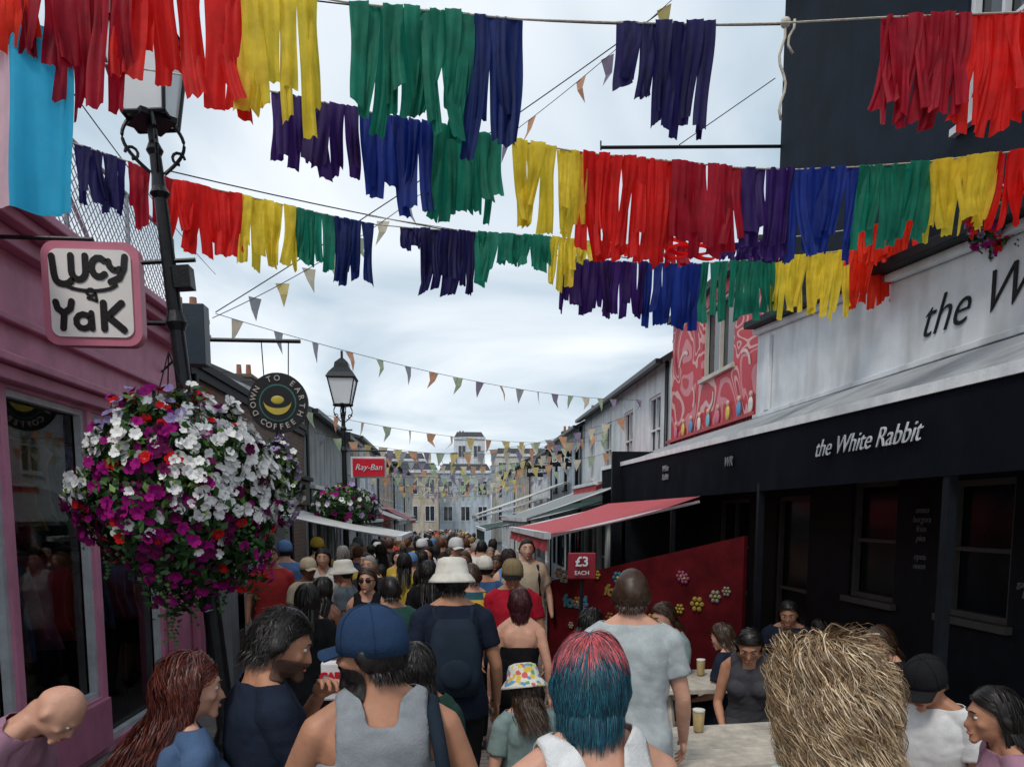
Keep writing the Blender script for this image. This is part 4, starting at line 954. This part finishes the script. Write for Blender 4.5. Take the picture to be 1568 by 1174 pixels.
    if hat:
        kd,h1,*h2=hat
        if kd=='bucket': ex.lathe(None,[(0,.142),(.05,.140),(.08,.128),(.09,.1),(.1,.045),(.108,.04),(.135,.005),(.14,-.008),(.136,-.01),(.105,.03),(.094,.03)],h1,28,1.14,T=HM@Matrix.Rotation(-.08,4,'X'))
        if kd=='cap':
            ex.lathe(None,[(0,.142),(.03,.139),(.055,.129),(.077,.108),(.09,.078),(.095,.04),(.095,.0),(.09,.0)],h1,28,1.16,T=HM@Matrix.Rotation(.05,4,'X')); ex.ell((0,0,.142),(.008,.008,.006),h1,T=HM)
            for q in range(6):
                a=q*math.pi/3+.5; ex.tube([HM@V((rr*math.cos(a),rr*1.16*math.sin(a),zz)) for rr,zz in ((.01,.1435),(.031,.1405),(.0565,.1305),(.0785,.109),(.0915,.079),(.0965,.04),(.0965,.004))],.0012,h1,4)
            vs=[];R,C=6,13
            for layer in (0,-.005):
                for a in range(R):
                    for b in range(C):
                        s=a/(R-1); t=b/(C-1)*2-1; ext=.09+.085*s*math.sqrt(max(0,1-(t*.92)**2)); vs.append(HM@V((t*.076*(1-.08*s),ext-.03*(t*t)*(1-s),.03-.022*t*t-.02*s+layer)))
            fs=[]
            for o in (0,R*C): fs+=[(o+a*C+b,o+a*C+b+1,o+(a+1)*C+b+1,o+(a+1)*C+b) for a in range(R-1) for b in range(C-1)]
            fs+=[((R-1)*C+b,(R-1)*C+b+1,R*C+(R-1)*C+b+1,R*C+(R-1)*C+b) for b in range(C-1)]
            ex.add(vs,fs,h2[0] if h2 else h1)
    if pack:
        rr=[]
        for z,w_,d_ in ((.98,.1,.05),(1.0,.14,.09),(1.1,.155,.11),(1.25,.15,.105),(1.38,.125,.08),(1.43,.09,.04)):
            rr.append([U@V((w_*math.copysign(abs(math.cos(a))**.55,math.cos(a)),-.125-d_*.55+d_*.75*math.copysign(abs(math.sin(a))**.6,math.sin(a)),z)) for a in [j*math.tau/20 for j in range(20)]])
        ex.loft(rr,pack); ex.ell((0,-.255,1.13),(.1,.03,.09),pack,T=U)
        for sx in (-1,1):
            ex.tube([U@V((sx*.1,-.12,1.36)),U@V((sx*.11,-.06,1.475)),U@V((sx*.115,.06,1.45)),U@V((sx*.125,.135,1.3)),U@V((sx*.14,.1,1.12)),U@V((sx*.12,-.1,1.02))],.017,pack,8)
    if sling:
        ex.tube([U@V((.14,.11,1.2)),U@V((.14,.07,1.43)),U@V((.145,-.01,1.485)),U@V((.15,-.09,1.44)),U@V((.17,-.135,1.3)),U@V((.18,-.15,1.15))],.021,sling,8)
        rr=[]
        for z,w_,d_ in ((.86,.1,.05),(.9,.13,.08),(1.05,.14,.09),(1.2,.12,.07),(1.3,.07,.03)):
            rr.append([U@V((.15+w_*math.copysign(abs(math.cos(a))**.6,math.cos(a)),-.21+d_*math.copysign(abs(math.sin(a))**.6,math.sin(a)),z)) for a in [j*math.tau/20 for j in range(20)]])
        ex.loft(rr,sling)
    top=HM@V((0,0,.122 if not hat else .142))
    if hair and not hat: top=HM@V((0,0,.125*(hair.get('vol',1.06)+hair.get('lay',.12)*.45) if hair.get('n') else .13))
    if onemesh:
        a=M(); a.add(co.tolist(),fcs,mt)
        for P,ff,ml,nm,so_ in parts: a.add(P,ff,ml)
        o=len(a.v)
        for vi in ex.v: a.v.append(vi)
        for f,k in zip(ex.f,ex.mi): a.f.append([i+o for i in f]); a.mi.append(a.k(ex.mats[k]))
        ob=a.build(name,smooth=True); me2=ob.data; bpy.data.objects.remove(ob); return me2,top.z
    g_=gz(pos.y); s=(pos.z-g_)/max(top.z,.4); R=Matrix.Rotation(face,4,'Z'); off=R@V((top.x,top.y,0))*s
    e=empty(name,(pos.x-off.x,pos.y-off.y,g_)); e.rotation_euler=(0,0,face); e.scale=(s,s,s)
    o=bpy.data.objects.new('body',me); COL.objects.link(o); o.parent=e
    for P,ff,ml,nm,so_ in parts:
        q=M(); q.add(P,ff,ml); q.build(nm,e,smooth=True,solid=so_)
    if ex.v: ex.build('hair_and_accessories',e,smooth=True)
    if hands:
        for sx,el,wp,curl in wrists:
            hm_=handmesh(skin,curl); ho=bpy.data.objects.new('hand',hm_); COL.objects.link(ho); ho.parent=e
            zax=(el-wp).normalized(); yax=V((0,1,0))-zax*zax.y
            if yax.length<.2: yax=V((0,0,1))-zax*zax.z
            yax.normalize(); xax=yax.cross(zax)
            xs=-1 if (xax.x*sx)>0 else 1
            ho.matrix_local=Matrix(((xax.x*xs,yax.x,zax.x,wp.x),(xax.y*xs,yax.y,zax.y,wp.y),(xax.z*xs,yax.z,zax.z,wp.z),(0,0,0,1)))
    return e
def cm(n,c): return mat('fabric_'+n,c,.85,.14,10,.35,fine=220,spec=.15)
hairm=lambda n,c:mat('hair_'+n,c,.42,.35,30,.1,spec=.4)
hb=hairm('black',(.012,.009,.008)); hbr=hairm('brown',(.05,.025,.014)); hau=hairm('auburn',(.065,.012,.009)); hau2=hairm('auburn_light',(.15,.032,.018))
hbl=[hairm('blonde',(.46,.31,.17)),hairm('dark_blonde',(.2,.12,.06)),hairm('pale_blonde',(.72,.57,.39))]
htl=[hairm('teal',(.01,.08,.12)),hairm('deep_blue',(.008,.028,.07)),hairm('pink',(.66,.12,.13)),hairm('teal_light',(.02,.15,.19))]
hma=hairm('maroon',(.06,.01,.015))
denim=cm('denim',(.07,.12,.22)); navyf=cm('navy',(.012,.018,.035)); greyf=cm('grey_marl',(.25,.27,.29)); blk=cm('black',(.012,.012,.014)); wht=cm('white',(.68,.68,.68)); ltg=cm('light_grey',(.42,.46,.47)); mauve=cm('mauve',(.36,.19,.26)); redf=cm('red',(.42,.012,.03)); sage=cm('sage',(.2,.27,.26)); mint=cm('mint',(.45,.55,.5))
capn=cm('cap_navy',(.02,.045,.1)); hatw=cm('hat_white',(.66,.63,.56)); hattan=cm('cap_tan',(.3,.22,.12)); packm=cm('pack_navy',(.015,.025,.04)); packy=cm('pack_yellow',(.5,.3,.03))
fh=bpy.data.materials.new('floral_hat_fabric'); fh.use_nodes=True; n=fh.node_tree.nodes; L=fh.node_tree.links; vo=n.new('ShaderNodeTexVoronoi'); vo.inputs['Scale'].default_value=38; tc=n.new('ShaderNodeTexCoord'); L.new(tc.outputs['Object'],vo.inputs['Vector'])
cr=n.new('ShaderNodeValToRGB'); cr.color_ramp.interpolation='CONSTANT'; sp=n.new('ShaderNodeSeparateXYZ'); L.new(vo.outputs['Color'],sp.inputs[0]); L.new(sp.outputs[0],cr.inputs['Fac']); e_=cr.color_ramp.elements
for _ in range(4): e_.new(.5)
for i,(p,c) in enumerate(((0,(.6,.58,.5)),(.45,(.6,.42,.06)),(.58,(.1,.25,.45)),(.68,(.65,.62,.55)),(.85,(.55,.1,.08)),(.93,(.1,.3,.15)))): e_[i].position=p; e_[i].color=(*c,1)
L.new(cr.outputs[0],n['Principled BSDF'].inputs['Base Color']); n['Principled BSDF'].inputs['Roughness'].default_value=.85
def short(m_,n=1800,**k): return dict(dict(mat=m_,n=n,len=.03,w=.0018,th=.007,vol=1.03,lay=.08,mess=.5),**k)
human('man',S(128,1062,2.9),rad(-88),lean=rad(40),hp=rad(18),shirt=('tee',mauve),pants=denim,seed=1,arms={-1:((-.24,.2,1.16),(-.2,.42,1.0),.6),1:((.24,.2,1.16),(.2,.42,1.0),.6)})
human('woman',S(300,990,2.5),rad(-50),fem=True,hy=rad(-15),hp=rad(10),shirt=('tee',denim),pants=blk,hair=dict(mat=[hau,hau2],mf=lambda d,r:int(r.random()<.35),n=5500,len=.46,curl=.011,w=.0018,vol=1.06,lay=.24,mess=.2,jit=.8),seed=2)
human('man',S(452,925,2.6),rad(-62),skin='tan',hy=rad(-15),hp=rad(22),shirt=('tee',navyf),pants=blk,beard=mat('stubble',(.09,.045,.03),.8),
   arms={-1:((-.24,.14,1.15),(-.03,.2,1.4),1.3),1:((.23,.12,1.12),(-.02,.26,1.13),.9)},hair=short(hb,4500,len=.055,w=.0014,th=.01,vol=1.07,lay=.18,mess=.5,curl=.004,freq=2,jit=1),seed=3)
human('man',S(565,925,2.2),rad(6),skin='tan',hy=rad(62),hp=rad(4),shirt=('tank',greyf),pants=denim,hat=('cap',capn),beard=hb,hair=short(hb,1500,w=.0014),sling=packm,arms={-1:((-.30,.1,1.16),(-.14,.32,1.2),.8),1:((.29,-.02,1.14),(.3,.14,.92),.6)},seed=4)
human('woman',S(636,978,3.1),rad(10),fem=True,skin='tan',shirt=('tee',cm('forest',(.02,.05,.04))),hair=dict(mat=hb,n=2600,len=.33,curl=.005,w=.002),seed=5)
human('man',S(692,852,4.5),rad(3),skin='tan',shirt=('tee',navyf),pants=blk,pl=.98,hat=('bucket',hatw),hair=short(hb,500),pack=packm,seed=6,step=.1)
human('woman',S(796,897,5.2),rad(-4),fem=True,skin='light',shirt=('strapless',blk),pants=blk,hair=dict(mat=hma,n=2200,len=.12,w=.002,vol=1.05,lay=.12,nape=1),seed=7)
human('man',S(785,855,6.3),rad(176),skin='tan',hp=rad(12),shirt=('polo',redf),pants=navyf,hat=('cap',hattan,blk),hair=dict(mat=hb,th=.004),seed=8)
human('child',S(800,1014,3.4),rad(18),fem=True,shirt=('tee',sage),pants=denim,hat=('bucket',fh),hair=dict(mat=hbr,n=2000,len=.22,curl=.007,w=.002),hp=rad(10),seed=9)
human('person_with_dyed_hair',S(905,960,1.75),rad(14),hy=rad(-25),hp=rad(8),shirt=('tank',wht),pants=denim,
   hair=dict(mat=htl,mf=lambda d,r:(2 if (d.z>.8+.07*r.gauss(0,1) and r.random()<.8) else (0 if r.random()<.5 else (1 if r.random()<.5 else 3))),n=13000,len=.085,w=.0009,th=.008,vol=1.05,lay=.13,mess=.22,curl=.002,jit=1.2,nape=1),seed=10)
human('man',S(968,868,3.6),rad(-14),skin='light',shirt=('tee',ltg),pants=blk,hair=short(hbr,4000,len=.022,w=.0016,mess=.7),fat=1.06,seed=11)
human('woman',S(1265,957,1.6),rad(8),fem=True,hp=rad(6),shirt=('tee',mint),pants=denim,
   hair=dict(mat=hbl,base=hbl[1],mf=lambda d,r:(1 if r.random()<(.3 if d.z<.8 else .6) else (2 if r.random()<.4 else 0)),n=13000,len=.34,curl=.016,freq=1.5,grav=.22,w=.00095,th=.012,vol=1.1,lay=.55,mess=.3,jit=.75),seed=12)
human('woman',S(1148,965,5.0),rad(155),fem=True,skin='tan',seated=True,lean=rad(14),hp=rad(22),shirt=('tank',cm('charcoal',(.06,.06,.07))),hair=dict(mat=hb,n=1200,len=.12,w=.0025),seed=13)
human('man',S(1412,1008,3.5),rad(125),skin='tan',seated=True,lean=rad(12),hp=rad(15),shirt=('tee',wht),hat=('cap',blk),hair=dict(mat=hb,th=.005),seed=14)
human('woman',S(1518,1045,2.9),rad(70),fem=True,skin='tan',seated=True,lean=rad(10),shirt=('tee',mauve),hair=dict(mat=hb,n=2500,len=.2,w=.002),seed=15)
human('woman',S(562,866,6.6),rad(172),fem=True,shirt=('tank',blk),pants=blk,glasses=True,hair=dict(mat=hbr,n=1200,len=.33,w=.0035),seed=16,vox=.014)
human('man',S(526,856,7.6),rad(80),skin='tan',shirt=('tee',cm('slate',(.15,.18,.2))),hat=('bucket',hatw),hair=dict(mat=hb,th=.005),seed=17,vox=.014)
human('woman',S(494,880,6.4),rad(-20),fem=True,skin='brown',shirt=('dress',blk),pants=blk,hair=dict(mat=hb,n=900,len=.2,w=.004),seed=18,vox=.014)
human('man',S(722,860,6.6),rad(5),shirt=('tee',cm('teal',(.03,.1,.13))),pack=packy,hair=short(hbr,700,w=.0035),seed=19,vox=.014)
human('man',S(742,850,7.8),rad(-5),skin='tan',shirt=('tee',cm('blue',(.04,.09,.2))),hat=('cap',hatw),hair=dict(mat=hb,th=.005),seed=20,vox=.014)
human('woman',S(655,855,7.3),rad(0),fem=True,skin='brown',shirt=('tee',blk),hair=dict(mat=hb,n=900,len=.28,w=.004),seed=21,vox=.014)
human('man',S(598,880,5.9),rad(20),skin='tan',shirt=('tee',cm('moss',(.03,.09,.07))),hair=short(hb,700,w=.0035),seed=22,vox=.014)
human('woman',S(470,890,5.2),rad(0),fem=True,skin='tan',shirt=('tee',blk),hair=dict(mat=hb,n=900,len=.25,w=.004),seed=23,vox=.014)
for i,(u,v,y,fa) in enumerate(((912,928,6.0,-60),(1010,920,6.2,110),(1208,918,6.6,150),(1342,955,5.0,100),(1250,945,7.0,60),(1100,950,5.9,40))):
    human('seated_customer',S(u,v,y),rad(fa),fem=bool(i%2),skin=('tan','light')[i%2],seated=True,lean=rad(8),hp=rad(12),shirt=('tee',(blk,sage,navyf)[i%3]),hair=dict(mat=(hb,hbr)[i%2],n=600,len=.12,w=.004),seed=30+i,vox=.016,hands=False)
# ---- distant crowd (linked variants)
shr=randmat('crowd_shirt',[(.012,.014,.02),(.55,.55,.55),(.02,.03,.07),(.4,.03,.03),(.2,.22,.24),(.03,.16,.18),(.01,.01,.01),(.5,.42,.3),(.1,.2,.4),(.45,.22,.25),(.5,.35,.05),(.6,.6,.58)])
ptr=randmat('crowd_trousers',[(.012,.014,.02),(.04,.06,.12),(.15,.13,.1),(.02,.02,.02),(.1,.1,.1)],shift=.37)
hrr=randmat('crowd_hair',[(.012,.009,.008),(.05,.025,.014),(.02,.012,.01),(.25,.15,.07),(.012,.01,.01),(.25,.23,.22),(.09,.035,.018)],.5,shift=.71)
skr=randmat('crowd_skin',[(.52,.29,.2),(.4,.2,.13),(.15,.07,.045),(.56,.33,.24)],.5,shift=.13)
variants=[]
for i in range(9):
    fm_=i%2==1
    variants.append(human('pedestrian',None,fem=fm_,skin=skr,shirt=(('tee','tee','polo','tank','tee','long','tee','dress','tee')[i],shr),pants=ptr,pl=(.98,.4,.45,.98,.98,.98,.5,.3,.98)[i],
      hair=dict(mat=hrr,th=.009,rough=.006,n=(320 if fm_ else 0),len=.28,w=.007),hat=(None,None,('cap',shr),None,('bucket',hatw),None,None,None,None)[i],vox=.02,step=.1,onemesh=True,seed=40+i,fat=1+.12*(i%3==0),hands=False,pack=packm if i==6 else None))
r=random.Random(11); y=8.6
while y<74:
    xl,xr=(-2.2,.85) if y<13 else (-1.95,.95)
    if y>26: xl,xr=-2.1,1.1
    x=xl+r.random()*.3
    while x<xr:
        vi=r.randrange(9)
        if vi==4 and r.random()<.7: vi=0
        me2,tz=variants[vi]; o=bpy.data.objects.new('pedestrian',me2); COL.objects.link(o)
        yy=y+r.uniform(-.22,.22); s=r.uniform(.9,1.08)*(.95 if vi%2 else 1); o.location=(x+r.uniform(-.1,.1),yy,gz(yy)); o.scale=(s,s,s)
        o.rotation_euler=(0,0,(r.gauss(0,.35) if r.random()<.7 else math.pi+r.gauss(0,.4))); x+=r.uniform(.45,.66)
    y+=.68
print('objects',len(bpy.data.objects))
